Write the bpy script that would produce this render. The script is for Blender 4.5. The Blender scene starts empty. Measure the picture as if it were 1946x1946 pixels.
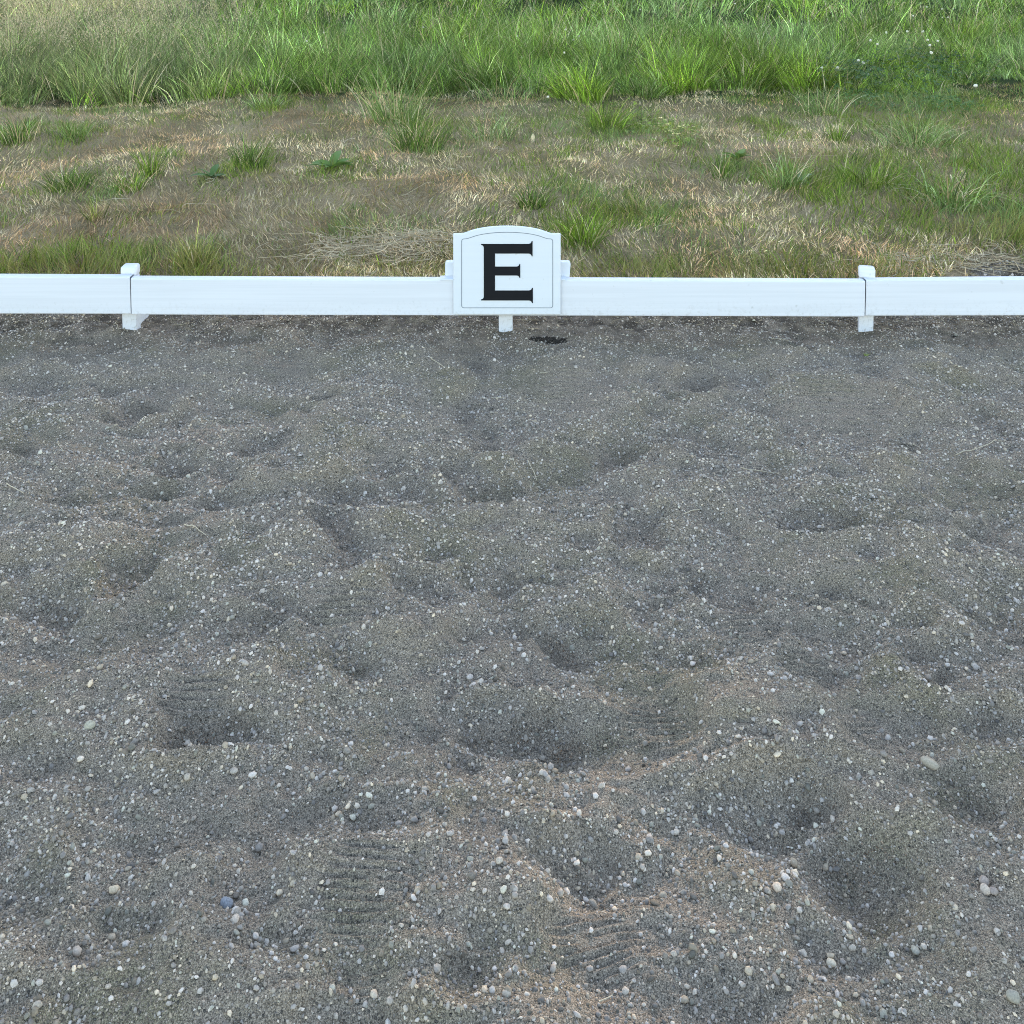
import bpy, bmesh, math
import numpy as np
from mathutils import Vector, Matrix

R = math.radians
rng = np.random.default_rng(7)
SC = bpy.context.scene
COL = SC.collection

# ------------------------------------------------------------------ camera
F, W = 1900.0, 1946.0            # focal length and frame width in photo pixels
PITCH, YP, CAM_H = R(3.5), 8.5, 1.6
cam_d = bpy.data.cameras.new('camera')
cam = bpy.data.objects.new('camera', cam_d)
COL.objects.link(cam)
cam.location = (0, 0, CAM_H)
cam.rotation_euler = (math.pi / 2 - PITCH, 0, 0)
cam_d.sensor_width = 36.0
cam_d.lens = 36.0 * F / W
cam_d.shift_y = -(W / 2 - YP) / W
cam_d.clip_start = 0.05
cam_d.clip_end = 2000
SC.camera = cam

# ------------------------------------------------------------------ sky, sun, exposure
SUN_EL, SUN_AZ = 18.0, 9.0      # degrees; azimuth measured from +Y (ahead, over the meadow)
to_sun = Vector((math.sin(R(SUN_AZ)) * math.cos(R(SUN_EL)), math.cos(R(SUN_AZ)) * math.cos(R(SUN_EL)), math.sin(R(SUN_EL))))
wd = bpy.data.worlds.new('World')
SC.world = wd
wd.use_nodes = True
wn = wd.node_tree
sky = wn.nodes.new('ShaderNodeTexSky')
sky.sky_type = 'NISHITA'
sky.sun_disc = False
sky.sun_elevation = R(SUN_EL)
sky.sun_rotation = math.atan2(to_sun.x, to_sun.y)
sky.air_density = 1.0
sky.dust_density = 0.7
sky.ozone_density = 0.0
wn.links.new(sky.outputs[0], wn.nodes['Background'].inputs[0])
wn.nodes['Background'].inputs[1].default_value = 0.15
sun_d = bpy.data.lights.new('sun', 'SUN')
sun_d.energy = 2.1
sun_d.angle = R(0.53)
sun_d.color = (1.0, 0.83, 0.62)
sun = bpy.data.objects.new('sun', sun_d)
COL.objects.link(sun)
sun.rotation_euler = to_sun.to_track_quat('Z', 'Y').to_euler()
VS = SC.view_settings
VS.view_transform = 'Standard'
VS.look = 'None'
VS.gamma = 1
VS.exposure = 2.24
VS.use_curve_mapping = False
SC.cycles.use_denoising = True
SC.cycles.denoiser = 'OPENIMAGEDENOISE'
SC.cycles.denoising_input_passes = 'RGB_ALBEDO_NORMAL'
SC.cycles.denoising_prefilter = 'NONE'
SC.cycles.filter_width = 1.0

# ------------------------------------------------------------------ helpers
def ray(px, py):
    u, v = (px - W / 2) / F, -(py - YP) / F
    return np.array([u, math.cos(PITCH) + v * math.sin(PITCH), -math.sin(PITCH) + v * math.cos(PITCH)])

def at(px, py, Y):               # the point of the upright plane y = Y seen at a pixel
    d = ray(px, py)
    return np.array([0, 0, CAM_H]) + d * (Y / d[1])

def on(px, py, z=0.0):           # the point of the level plane z seen at a pixel
    d = ray(px, py)
    return np.array([0, 0, CAM_H]) + d * ((z - CAM_H) / d[2])

def smooth(a, b, x):
    t = np.clip((x - a) / (b - a), 0, 1)
    return t * t * (3 - 2 * t)

def _h(ix, iy, s):
    n = (ix.astype(np.int64) * 374761393 + iy.astype(np.int64) * 668265263 + s * 974711) & 0xFFFFFFFF
    n = ((n ^ (n >> 13)) * 1274126177) & 0xFFFFFFFF
    n = ((n ^ (n >> 16)) * 2246822519) & 0xFFFFFFFF
    return ((n ^ (n >> 15)) & 0xFFFFFF) / float(0xFFFFFF)

def vnoise(x, y, s=0):
    x, y = np.asarray(x, float), np.asarray(y, float)
    ix, iy = np.floor(x), np.floor(y)
    fx, fy = x - ix, y - iy
    fx, fy = fx * fx * fx * (fx * (fx * 6 - 15) + 10), fy * fy * fy * (fy * (fy * 6 - 15) + 10)
    a, b, c, d = _h(ix, iy, s), _h(ix + 1, iy, s), _h(ix, iy + 1, s), _h(ix + 1, iy + 1, s)
    return (a * (1 - fx) + b * fx) * (1 - fy) + (c * (1 - fx) + d * fx) * fy

def fbm(x, y, s=0, o=4, g=0.5):
    x, y = np.asarray(x, float), np.asarray(y, float)
    t, a, n = 0, 1, 0
    for k in range(o):
        ca, sa = math.cos(0.6 * k), math.sin(0.6 * k)
        t = t + a * vnoise((x * ca - y * sa) * 2 ** k, (x * sa + y * ca) * 2 ** k, s + 17 * k)
        n += a
        a *= g
    return t / n

def mesh_np(name, V, Fc, col=None, smooth_=True):
    V = np.asarray(V, np.float32).reshape(-1, 3)
    Fc = np.asarray(Fc, np.int32)
    k = Fc.shape[1]
    me = bpy.data.meshes.new(name)
    me.vertices.add(len(V))
    me.vertices.foreach_set('co', V.ravel())
    me.loops.add(Fc.size)
    me.loops.foreach_set('vertex_index', Fc.ravel())
    me.polygons.add(len(Fc))
    me.polygons.foreach_set('loop_start', np.arange(0, Fc.size, k, dtype=np.int32))
    me.polygons.foreach_set('use_smooth', np.full(len(Fc), smooth_))
    if col is not None:
        at_ = me.attributes.new('Col', 'FLOAT_COLOR', 'POINT')
        c = np.ones((len(V), 4), np.float32)
        c[:, :3] = col
        at_.data.foreach_set('color', c.ravel())
    me.update()
    me.validate()
    return me

def obj(name, me, mat=None, parent=None, loc=None):
    o = bpy.data.objects.new(name, me)
    COL.objects.link(o)
    if mat is not None and not me.materials:
        me.materials.append(mat)
    if parent is not None:
        o.parent = parent
    if loc is not None:
        o.location = loc
    return o

def thing(name, loc, label, cat, group=None):
    o = bpy.data.objects.new(name, None)
    COL.objects.link(o)
    o.empty_display_size = 0.05
    o.location = loc
    return tag(o, label, cat, group)

def tag(o, label=None, cat=None, group=None, kind=None):
    if label: o['label'] = label
    if cat: o['category'] = cat
    if group: o['group'] = group
    if kind: o['kind'] = kind
    return o

def bm_mesh(name, bm, smooth_=False):
    me = bpy.data.meshes.new(name)
    bm.normal_update()
    bm.to_mesh(me)
    bm.free()
    for p in me.polygons:
        p.use_smooth = smooth_
    return me

def box_bm(x0, x1, y0, y1, z0, z1, bev=0.0, seg=2):
    bm = bmesh.new()
    bmesh.ops.create_cube(bm, size=1)
    for v in bm.verts:
        v.co = ((x0 + x1) / 2 + v.co.x * (x1 - x0), (y0 + y1) / 2 + v.co.y * (y1 - y0), (z0 + z1) / 2 + v.co.z * (z1 - z0))
    if bev:
        bmesh.ops.bevel(bm, geom=bm.edges[:], offset=bev, segments=seg, affect='EDGES', profile=0.5)
    return bm

# ------------------------------------------------------------------ materials
def new_mat(name):
    m = bpy.data.materials.new(name)
    m.use_nodes = True
    nt = m.node_tree
    return m, nt, nt.nodes['Principled BSDF'], nt.nodes['Material Output']

def N(nt, t, **kw):
    n = nt.nodes.new(t)
    for k, v in kw.items():
        setattr(n, k, v)
    return n

def ramp(nt, fac, stops):
    r = N(nt, 'ShaderNodeValToRGB')
    cr = r.color_ramp
    while len(cr.elements) < len(stops):
        cr.elements.new(0.5)
    for e, (p, c) in zip(cr.elements, stops):
        e.position = p
        e.color = (*c, 1)
    nt.links.new(fac, r.inputs[0])
    return r.outputs[0]

def noise(nt, vec, scale, detail=4, rough=0.55, w=0):
    n = N(nt, 'ShaderNodeTexNoise')
    n.inputs['Scale'].default_value = scale
    n.inputs['Detail'].default_value = detail
    n.inputs['Roughness'].default_value = rough
    if vec is not None:
        nt.links.new(vec, n.inputs['Vector'])
    return n.outputs[0]

def mixc(nt, fac, a, b, mode='MIX'):
    m = N(nt, 'ShaderNodeMix', data_type='RGBA', blend_type=mode)
    for s, v in ((0, fac), (6, a), (7, b)):
        if isinstance(v, (int, float)):
            m.inputs[s].default_value = v
        elif isinstance(v, tuple):
            m.inputs[s].default_value = (*v, 1)
        else:
            nt.links.new(v, m.inputs[s])
    return m.outputs[2]

def vor(nt, vec, scale, out='Distance', feature='F1'):
    n = N(nt, 'ShaderNodeTexVoronoi', feature=feature)
    n.inputs['Scale'].default_value = scale
    nt.links.new(vec, n.inputs['Vector'])
    return n

def mat_footing():
    m, nt, p, out = new_mat('gravel_footing')
    pos = N(nt, 'ShaderNodeNewGeometry').outputs['Position']
    big = noise(nt, pos, 2.6, 4, 0.6)
    base = ramp(nt, big, [(0.36, (0.242, 0.190, 0.137)), (0.50, (0.269, 0.209, 0.147)), (0.62, (0.218, 0.175, 0.109))])
    grit = noise(nt, pos, 420, 3, 0.75)
    speck = ramp(nt, grit, [(0.36, (0.30, 0.30, 0.30)), (0.5, (0.95, 0.95, 0.97)), (0.64, (1.8, 1.8, 1.85))])
    c = mixc(nt, 1.0, base, speck, 'MULTIPLY')
    # small grit, each grain its own tone
    warp = N(nt, 'ShaderNodeVectorMath', operation='MULTIPLY_ADD')
    nz = N(nt, 'ShaderNodeTexNoise')
    nz.inputs['Scale'].default_value = 150
    nt.links.new(pos, nz.inputs['Vector'])
    nt.links.new(nz.outputs[1], warp.inputs[0])
    warp.inputs[1].default_value = (0.004,) * 3
    nt.links.new(pos, warp.inputs[2])
    v1, v2 = vor(nt, warp.outputs[0], 190), vor(nt, warp.outputs[0], 330)
    def grains(v):
        sep = N(nt, 'ShaderNodeSeparateColor')
        nt.links.new(v.outputs['Color'], sep.inputs[0])
        return ramp(nt, sep.outputs[0], [(0.0, (0.115, 0.098, 0.078)), (0.5, (0.269, 0.208, 0.149)), (0.85, (0.458, 0.353, 0.256)), (1.0, (0.672, 0.520, 0.375))]), sep.outputs[1]
    g1, r1 = grains(v1)
    g2, r2 = grains(v2)
    def gate(r, lo, v):              # which cells hold a grain, and only its middle
        a = N(nt, 'ShaderNodeMath', operation='GREATER_THAN'); nt.links.new(r, a.inputs[0]); a.inputs[1].default_value = lo
        b = N(nt, 'ShaderNodeMath', operation='LESS_THAN'); nt.links.new(v.outputs['Distance'], b.inputs[0]); b.inputs[1].default_value = 0.44
        q = N(nt, 'ShaderNodeMath', operation='MULTIPLY'); nt.links.new(a.outputs[0], q.inputs[0]); nt.links.new(b.outputs[0], q.inputs[1])
        return q.outputs[0]
    k2, k1 = gate(r2, 0.35, v2), gate(r1, 0.55, v1)
    c = mixc(nt, k2, c, g2)
    c = mixc(nt, k1, c, g1)
    # dark soil along the fence foot, with the rail's contact shadow painted in
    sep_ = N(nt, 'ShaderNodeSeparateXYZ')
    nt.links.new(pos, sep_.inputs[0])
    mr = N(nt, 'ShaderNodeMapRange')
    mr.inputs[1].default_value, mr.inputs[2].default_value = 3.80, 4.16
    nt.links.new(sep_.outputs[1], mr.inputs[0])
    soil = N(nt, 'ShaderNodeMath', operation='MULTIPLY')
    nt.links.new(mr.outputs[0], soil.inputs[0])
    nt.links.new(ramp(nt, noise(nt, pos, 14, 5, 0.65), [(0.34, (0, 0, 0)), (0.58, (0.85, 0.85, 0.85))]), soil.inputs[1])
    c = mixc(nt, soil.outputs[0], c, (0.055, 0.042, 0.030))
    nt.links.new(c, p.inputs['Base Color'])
    p.inputs['Roughness'].default_value = 0.95
    p.inputs['Specular IOR Level'].default_value = 0.15
    def dome(v, k):
        r = ramp(nt, v.outputs['Distance'], [(0.0, (1, 1, 1)), (0.25, (0.8, 0.8, 0.8)), (0.45, (0, 0, 0))])
        q = N(nt, 'ShaderNodeMath', operation='MULTIPLY'); nt.links.new(r, q.inputs[0]); nt.links.new(k, q.inputs[1])
        return q.outputs[0]
    b0 = N(nt, 'ShaderNodeBump'); b0.inputs['Strength'].default_value = 0.8; b0.inputs['Distance'].default_value = 0.004
    nt.links.new(noise(nt, pos, 260, 5, 0.7), b0.inputs['Height'])
    b1 = N(nt, 'ShaderNodeBump'); b1.inputs['Distance'].default_value = 0.0018
    nt.links.new(dome(v2, k2), b1.inputs['Height']); nt.links.new(b0.outputs[0], b1.inputs['Normal'])
    b2 = N(nt, 'ShaderNodeBump'); b2.inputs['Distance'].default_value = 0.0030
    nt.links.new(dome(v1, k1), b2.inputs['Height']); nt.links.new(b1.outputs[0], b2.inputs['Normal'])
    nt.links.new(b2.outputs[0], p.inputs['Normal'])
    return m

def mat_field():
    m, nt, p, out = new_mat('turf_soil')
    pos = N(nt, 'ShaderNodeNewGeometry').outputs['Position']
    big = noise(nt, pos, 1.6, 5, 0.6)
    base = ramp(nt, big, [(0.35, (0.22, 0.17, 0.08)), (0.5, (0.33, 0.245, 0.135)), (0.66, (0.42, 0.315, 0.185))])
    fine = ramp(nt, noise(nt, pos, 130, 4, 0.75), [(0.3, (0.35, 0.33, 0.3)), (0.55, (1, 1, 1)), (0.7, (1.6, 1.55, 1.4))])
    c = mixc(nt, 1.0, base, fine, 'MULTIPLY')
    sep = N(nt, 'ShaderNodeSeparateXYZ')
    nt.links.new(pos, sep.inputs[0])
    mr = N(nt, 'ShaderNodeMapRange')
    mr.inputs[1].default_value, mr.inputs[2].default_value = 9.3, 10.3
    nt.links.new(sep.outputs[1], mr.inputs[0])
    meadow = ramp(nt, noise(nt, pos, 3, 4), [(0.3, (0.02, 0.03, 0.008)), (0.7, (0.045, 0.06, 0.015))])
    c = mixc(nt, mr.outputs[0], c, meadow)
    nt.links.new(c, p.inputs['Base Color'])
    p.inputs['Roughness'].default_value = 0.95
    p.inputs['Specular IOR Level'].default_value = 0.1
    b = N(nt, 'ShaderNodeBump')
    b.inputs['Distance'].default_value = 0.02
    nt.links.new(noise(nt, pos, 90, 4, 0.7), b.inputs['Height'])
    nt.links.new(b.outputs[0], p.inputs['Normal'])
    return m

def mat_blade(name, trans=0.32, rough=0.5, spec=0.3):
    m, nt, p, out = new_mat(name)
    a = N(nt, 'ShaderNodeAttribute', attribute_name='Col')
    nt.links.new(a.outputs['Color'], p.inputs['Base Color'])
    p.inputs['Roughness'].default_value = rough
    p.inputs['Specular IOR Level'].default_value = spec
    t = N(nt, 'ShaderNodeBsdfTranslucent')
    nt.links.new(a.outputs['Color'], t.inputs[0])
    mx = N(nt, 'ShaderNodeMixShader')
    mx.inputs[0].default_value = trans
    nt.links.new(p.outputs[0], mx.inputs[1])
    nt.links.new(t.outputs[0], mx.inputs[2])
    nt.links.new(mx.outputs[0], out.inputs['Surface'])
    return m

def mat_stone(name, from_object):
    m, nt, p, out = new_mat(name)
    if from_object:
        c = N(nt, 'ShaderNodeObjectInfo').outputs['Color']
    else:
        c = N(nt, 'ShaderNodeAttribute', attribute_name='Col').outputs['Color']
    pos = N(nt, 'ShaderNodeNewGeometry').outputs['Position']
    g = ramp(nt, noise(nt, pos, 350, 3, 0.7), [(0.3, (0.7, 0.7, 0.7)), (0.7, (1.25, 1.24, 1.22))])
    nt.links.new(mixc(nt, 1.0, c, g, 'MULTIPLY'), p.inputs['Base Color'])
    p.inputs['Roughness'].default_value = 0.8
    p.inputs['Specular IOR Level'].default_value = 0.3
    return m

def mat_white(name, base, streak=0.06):
    m, nt, p, out = new_mat(name)
    tc = N(nt, 'ShaderNodeTexCoord').outputs['Object']
    mp = N(nt, 'ShaderNodeMapping')
    mp.inputs['Scale'].default_value = (1.2, 1, 55)
    nt.links.new(tc, mp.inputs[0])
    s = noise(nt, mp.outputs[0], 1.0, 3, 0.6)
    grime = ramp(nt, s, [(0.40, tuple(b * (1 - streak) for b in base)), (0.62, base)])
    spots = noise(nt, tc, 38, 2, 0.5)
    dirt = ramp(nt, spots, [(0.70, (1, 1, 1)), (0.80, (0.80, 0.79, 0.76))])
    c = mixc(nt, 1.0, grime, dirt, 'MULTIPLY')
    sz_ = N(nt, 'ShaderNodeSeparateXYZ')
    nt.links.new(N(nt, 'ShaderNodeNewGeometry').outputs['Position'], sz_.inputs[0])
    mr = N(nt, 'ShaderNodeMapRange')          # mud splashed up from the ground
    mr.inputs[1].default_value, mr.inputs[2].default_value, mr.inputs[3].default_value, mr.inputs[4].default_value = 0.0, 0.14, 0.75, 0.0
    nt.links.new(sz_.outputs[2], mr.inputs[0])
    q = N(nt, 'ShaderNodeMath', operation='MULTIPLY')
    nt.links.new(mr.outputs[0], q.inputs[0])
    nt.links.new(ramp(nt, noise(nt, tc, 70, 4, 0.7), [(0.52, (0, 0, 0)), (0.72, (1, 1, 1))]), q.inputs[1])
    c = mixc(nt, q.outputs[0], c, (0.33, 0.28, 0.22))
    nt.links.new(c, p.inputs['Base Color'])
    p.inputs['Roughness'].default_value = 0.42
    p.inputs['Specular IOR Level'].default_value = 0.4
    return m

def mat_plain(name, c, rough=0.7, spec=0.3, var=0.25, scale=120):
    m, nt, p, out = new_mat(name)
    pos = N(nt, 'ShaderNodeTexCoord').outputs['Object']
    g = ramp(nt, noise(nt, pos, scale, 3, 0.6), [(0.3, (1 - var,) * 3), (0.7, (1 + var,) * 3)])
    nt.links.new(mixc(nt, 1.0, c, g, 'MULTIPLY'), p.inputs['Base Color'])
    p.inputs['Roughness'].default_value = rough
    p.inputs['Specular IOR Level'].default_value = spec
    return m

M_FOOT, M_FIELD = mat_footing(), mat_field()
M_BLADE, M_DRY = mat_blade('grass_blade', 0.18, 0.55, 0.14), mat_blade('dry_grass', 0.15, 0.85, 0.06)
M_LEAF = mat_blade('clover_leaf', 0.3, 0.5, 0.3)
M_STONE, M_STONE_O = mat_stone('pebble_mix', False), mat_stone('pebble_single', True)
M_RAIL = mat_white('white_plastic', (0.71, 0.69, 0.70))
M_SIGN = mat_white('sign_plastic', (0.69, 0.69, 0.70), 0.02)
M_BLACK = mat_plain('black_vinyl', (0.006, 0.006, 0.008), 0.6, 0.2, 0.1, 20)
M_LINE = mat_plain('grey_line', (0.22, 0.24, 0.26), 0.6, 0.2, 0.1)
M_STRAW = mat_plain('straw', (0.52, 0.42, 0.28), 0.6, 0.3, 0.2, 60)
M_SOIL = mat_plain('dark_soil', (0.035, 0.028, 0.022), 0.95, 0.1, 0.5, 150)
M_PETAL = mat_plain('white_petal', (0.80, 0.71, 0.55), 0.7, 0.2, 0.15, 300)
M_STEM = mat_plain('green_stem', (0.10, 0.17, 0.05), 0.6, 0.2, 0.2, 50)

# ------------------------------------------------------------------ ground shape
HOLLOWS = [  # photo pixel of the centre, half width and half height in pixels, depth in metres
    (70, 715, 60, 26, .022), (255, 775, 46, 24, .032), (325, 865, 42, 26, .034), (890, 900, 48, 30, .028),
    (1215, 1000, 56, 42, .040), (1330, 715, 42, 20, .034), (1660, 757, 46, 18, .024), (1870, 770, 55, 25, .024),
    (1190, 858, 60, 26, .024), (90, 1130, 80, 44, .030), (250, 1075, 60, 32, .026), (440, 1215, 90, 40, .024),
    (620, 753, 30, 12, .018), (780, 1140, 70, 44, .030), (1120, 1180, 88, 46, .026), (1410, 1110, 80, 38, .026),
    (1660, 1200, 110, 46, .030), (1810, 1265, 95, 55, .028), (400, 1385, 105, 44, .034), (950, 1345, 90, 50, .030),
    (1080, 1400, 80, 40, .024), (1290, 1345, 60, 36, .022), (1530, 1375, 55, 36, .026), (1500, 1478, 80, 42, .024),
    (1885, 1370, 70, 44, .034), (470, 1655, 120, 70, .042), (1110, 1615, 85, 48, .028), (1650, 1650, 115, 90, .036),
    (730, 1560, 80, 46, .026), (50, 1440, 80, 44, .020), (570, 1440, 80, 38, .022), (1400, 1510, 70, 40, .022),
    (250, 1510, 80, 50, .018), (880, 1870, 105, 54, .026), (1600, 1790, 90, 54, .022), (160, 1800, 110, 54, .022),
    (1720, 836, 20, 10, .022), (1040, 640, 42, 8, .012), (460, 940, 70, 26, .018), (1330, 900, 60, 24, .018),
    (640, 1000, 70, 30, .018), (1560, 985, 70, 30, .018), (1830, 1010, 70, 34, .020), (930, 1075, 70, 34, .018),
    (560, 1215, 60, 34, .020), (1250, 1755, 70, 40, .018), (1870, 1530, 70, 44, .026), (700, 880, 60, 24, .016)]
TREADS = [  # centre, half width, half height in pixels, direction in degrees, period in metres
    (640, 1145, 75, 45, 4, .023), (370, 1325, 80, 40, 3, .020), (690, 1690, 95, 110, 5, .017), (1135, 1770, 95, 75, -16, .015),
    (1255, 1345, 65, 55, 4, .018), (1640, 1375, 60, 50, -20, .016), (1600, 755, 110, 60, 3, .034), (1070, 740, 90, 45, 2, .034),
    (1430, 1180, 60, 40, -6, .022), (540, 690, 100, 28, 2, .036), (1530, 1250, 60, 34, 8, .020), (700, 1850, 50, 40, 3, .015)]

def ell(px, py, rx, ry):
    c = on(px, py)
    return c[0], c[1], abs(on(px + rx, py)[0] - c[0]), abs(on(px, py - ry)[1] - on(px, py + ry)[1]) / 2

HOL = [(*ell(a, b, c, d), e) for a, b, c, d, e in HOLLOWS]
TRD = [(*ell(a, b, c, d), R(e), p) for a, b, c, d, e, p in TREADS]

def edge_y(x):
    return 4.42 + 0.16 * (fbm(x * 1.3, x * 0 + 3.3, 5) - 0.5) + 0.50 * smooth(1.75, 2.5, x)

def tread_mask(x, y):
    m = np.zeros_like(x)
    for cx, cy, rx, ry, a, p in TRD:
        m = np.maximum(m, np.exp(-(((x - cx) / rx) ** 2 + ((y - cy) / ry) ** 2) ** 2 * 0.9))
    return m

_r = np.random.default_rng(21)
for _ in range(80):              # more, unnamed prints all over the arena
    yy = 1.25 + 2.7 * _r.random()
    xx = _r.uniform(-1, 1) * (0.55 * yy + 0.5)
    rr_ = _r.uniform(0.035, 0.085)
    if tread_mask(np.array([xx]), np.array([yy]))[0] > .1:
        continue
    HOL.append((xx, yy, rr_ * _r.uniform(0.9, 1.5), rr_ * _r.uniform(0.8, 1.4), _r.uniform(0.008, 0.018)))

def h_base(x, y):
    x, y = np.asarray(x, float), np.asarray(y, float)
    near = 1 - smooth(3.4, 4.2, y) * 0.72
    wx, wy = x + 0.10 * fbm(x * 4, y * 4, 91, 2), y + 0.10 * fbm(x * 4, y * 4, 92, 2)
    z = (fbm(wx * 3.4, wy * 3.4, 11, 3) - 0.5) * 0.095 * near
    z = z + (0.5 - np.abs(fbm(wx * 5.0, wy * 5.5, 12, 2) - 0.5) * 3.2) * 0.022 * near
    z = z + (fbm(wx * 13, wy * 17, 13, 4, 0.6) - 0.5) * 0.034 * (0.5 + 0.5 * near)
    z = z + (fbm(wx * 5.6, wy * 7.2, 14, 2) - 0.5) * 0.066 * (0.40 + 0.60 * near)
    for k, (cx, cy, rx, ry, d) in enumerate(HOL):
        sel = (np.abs(x - cx) < 2.6 * rx) & (np.abs(y - cy) < 2.6 * ry)
        if not sel.any():
            continue
        xs, ys = x[sel], y[sel]
        rr = np.hypot((xs - cx) / rx, (ys - cy) / ry) * (1 + 0.9 * (fbm(xs * 9 + k, ys * 9, 40, 3) - 0.5))
        bowl = 0.35 * (1 - smooth(0.5, 1.15, rr)) + 0.75 * np.exp(-(rr ** 2.4) * 1.2)
        lip = 0.42 * np.exp(-((rr - 1.32) / 0.26) ** 2) * (0.3 + 1.4 * vnoise(xs * 14 + k, ys * 14, 41))
        z[sel] = z[sel] + d * (0.66 + 0.34 * smooth(1.5, 2.6, cy)) * (lip - bowl)
    for bx in (-1.584, -0.026, 1.465):           # grit banked against the posts
        z = z + 0.006 * np.exp(-((x - bx) / 0.075) ** 2 - ((y - 4.075) / 0.06) ** 2)
    return z - 0.016

TZ = []
for cx, cy, rx, ry, a, p in TRD:     # a boot or a tyre has pressed the spot flat
    gx, gy = cx + rx * np.array([0, .7, -.7, 0, 0]), cy + ry * np.array([0, 0, 0, .7, -.7])
    hb = h_base(gx, gy)
    TZ.append((hb.mean() - .004, (hb[1] - hb[2]) / (1.4 * rx) * .5, (hb[3] - hb[4]) / (1.4 * ry) * .5))

def h_arena(x, y):
    x, y = np.asarray(x, float), np.asarray(y, float)
    z = h_base(x, y)
    for (cx, cy, rx, ry, a, p), (z0, sx_, sy_) in zip(TRD, TZ):
        m = np.exp(-(((x - cx) / rx) ** 2 + ((y - cy) / ry) ** 2) ** 2 * 0.9)
        flat = z0 + np.clip(sx_, -.2, .2) * (x - cx) + np.clip(sy_, -.2, .2) * (y - cy)
        z = z + m * 0.85 * (flat - z)
        q = (y - cy) * math.cos(a) + (x - cx) * math.sin(a) + 0.0012 * vnoise(x * 22, y * 22, 50)
        br = smooth(0.22, 0.36, vnoise(x * 26 + 9 * np.floor(q / p + .25), np.floor(q / p + .25) * 7.3, 51))
        z = z + m * br * np.sin(q * 2 * math.pi / p) * p * (0.26 if p < .03 else 0.11)
    return z

def h_field(x, y):
    x, y = np.asarray(x, float), np.asarray(y, float)
    z = (fbm(x * 1.1, y * 1.1, 21, 4) - 0.45) * 0.17 * smooth(4.4, 5.6, y)
    z = z + (fbm(x * 7, y * 7, 22, 3) - 0.5) * 0.03
    far = smooth(14, 60, np.abs(x) + y * 0.6)
    return z * (1 - 0.6 * far) - 0.010

def h_ground(x, y):
    x, y = np.atleast_1d(np.asarray(x, float)), np.atleast_1d(np.asarray(y, float))
    return np.where(y < edge_y(x), h_arena(x, y), h_field(x, y))

def axis(dense0, dense1, step, lo, hi, g=1.25):
    a = list(np.arange(dense0, dense1, step))
    s, v = step, a[-1]
    while v < hi:
        s *= g
        v += s
        a.append(v)
    s, v = step, a[0]
    while v > lo:
        s *= g
        v -= s
        a.insert(0, v)
    return np.array(a)

def grid(name, xs, ys, hf, mat):
    X, Y = np.meshgrid(xs, ys)
    Z = hf(X.ravel(), Y.ravel())
    V = np.stack([X.ravel(), Y.ravel(), Z], 1)
    nx, ny = len(xs), len(ys)
    i = (np.arange(ny - 1)[:, None] * nx + np.arange(nx - 1)[None, :]).ravel()
    return obj(name, mesh_np(name, V, np.stack([i, i + 1, i + nx + 1, i + nx], 1)), mat)

ys, v = [], 1.30
while v < 4.46:
    ys.append(v)
    v += 0.0034 + 0.0016 * (v - 1.3)
ys_tail = axis(4.46, 5.3, 0.02, 4.45, 5.35)
ys_head = axis(1.20, 1.2999, 0.02, -60, 1.2998)
ys = np.unique(np.concatenate([ys_head[ys_head < 1.295], ys, ys_tail[ys_tail > v]]))
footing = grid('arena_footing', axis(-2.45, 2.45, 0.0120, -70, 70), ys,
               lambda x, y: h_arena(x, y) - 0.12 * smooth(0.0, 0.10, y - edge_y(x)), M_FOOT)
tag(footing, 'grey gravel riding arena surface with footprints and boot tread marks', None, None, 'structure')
field = grid('field_ground', axis(-7.5, 7.5, 0.05, -400, 400), axis(4.15, 11.0, 0.04, 4.1, 900),
             lambda x, y: h_field(x, y) - 0.10 * (1 - smooth(-0.14, 0.02, y - edge_y(x))), M_FIELD)
tag(field, 'brown turf and soil of the mown verge and meadow', None, None, 'structure')

# ------------------------------------------------------------------ gravel
def stone_colors(n):
    v = np.clip(np.exp(rng.normal(math.log(0.315), 0.44, n)), 0.08, 0.58)
    w = rng.random(n)
    v = np.where(w < 0.010, rng.uniform(0.40, 0.52, n), v)
    t = rng.random(n)[:, None]
    hue = np.where(t < 0.45, np.array([[0.97, 1.0, 1.05]]), np.where(t < 0.72, np.array([[1.0, 1.0, 0.98]]),
          np.where(t < 0.9, np.array([[1.05, 1.0, 0.88]]), np.array([[0.95, 1.02, 0.98]]))))
    return v[:, None] * hue * np.array([[1.18, 0.95, 0.74]])

def scatter_points(n, y0=1.2, y1=4.4, pad=0.75):
    # even per square metre of the strip the arena shows, a step wider on both sides
    y = y0 + (y1 - y0) * rng.random(n * 3)
    hw = 0.54 * y + pad
    x = rng.uniform(-3.2, 3.2, n * 3)
    k = np.abs(x) < hw
    return x[k][:n], y[k][:n]

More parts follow.
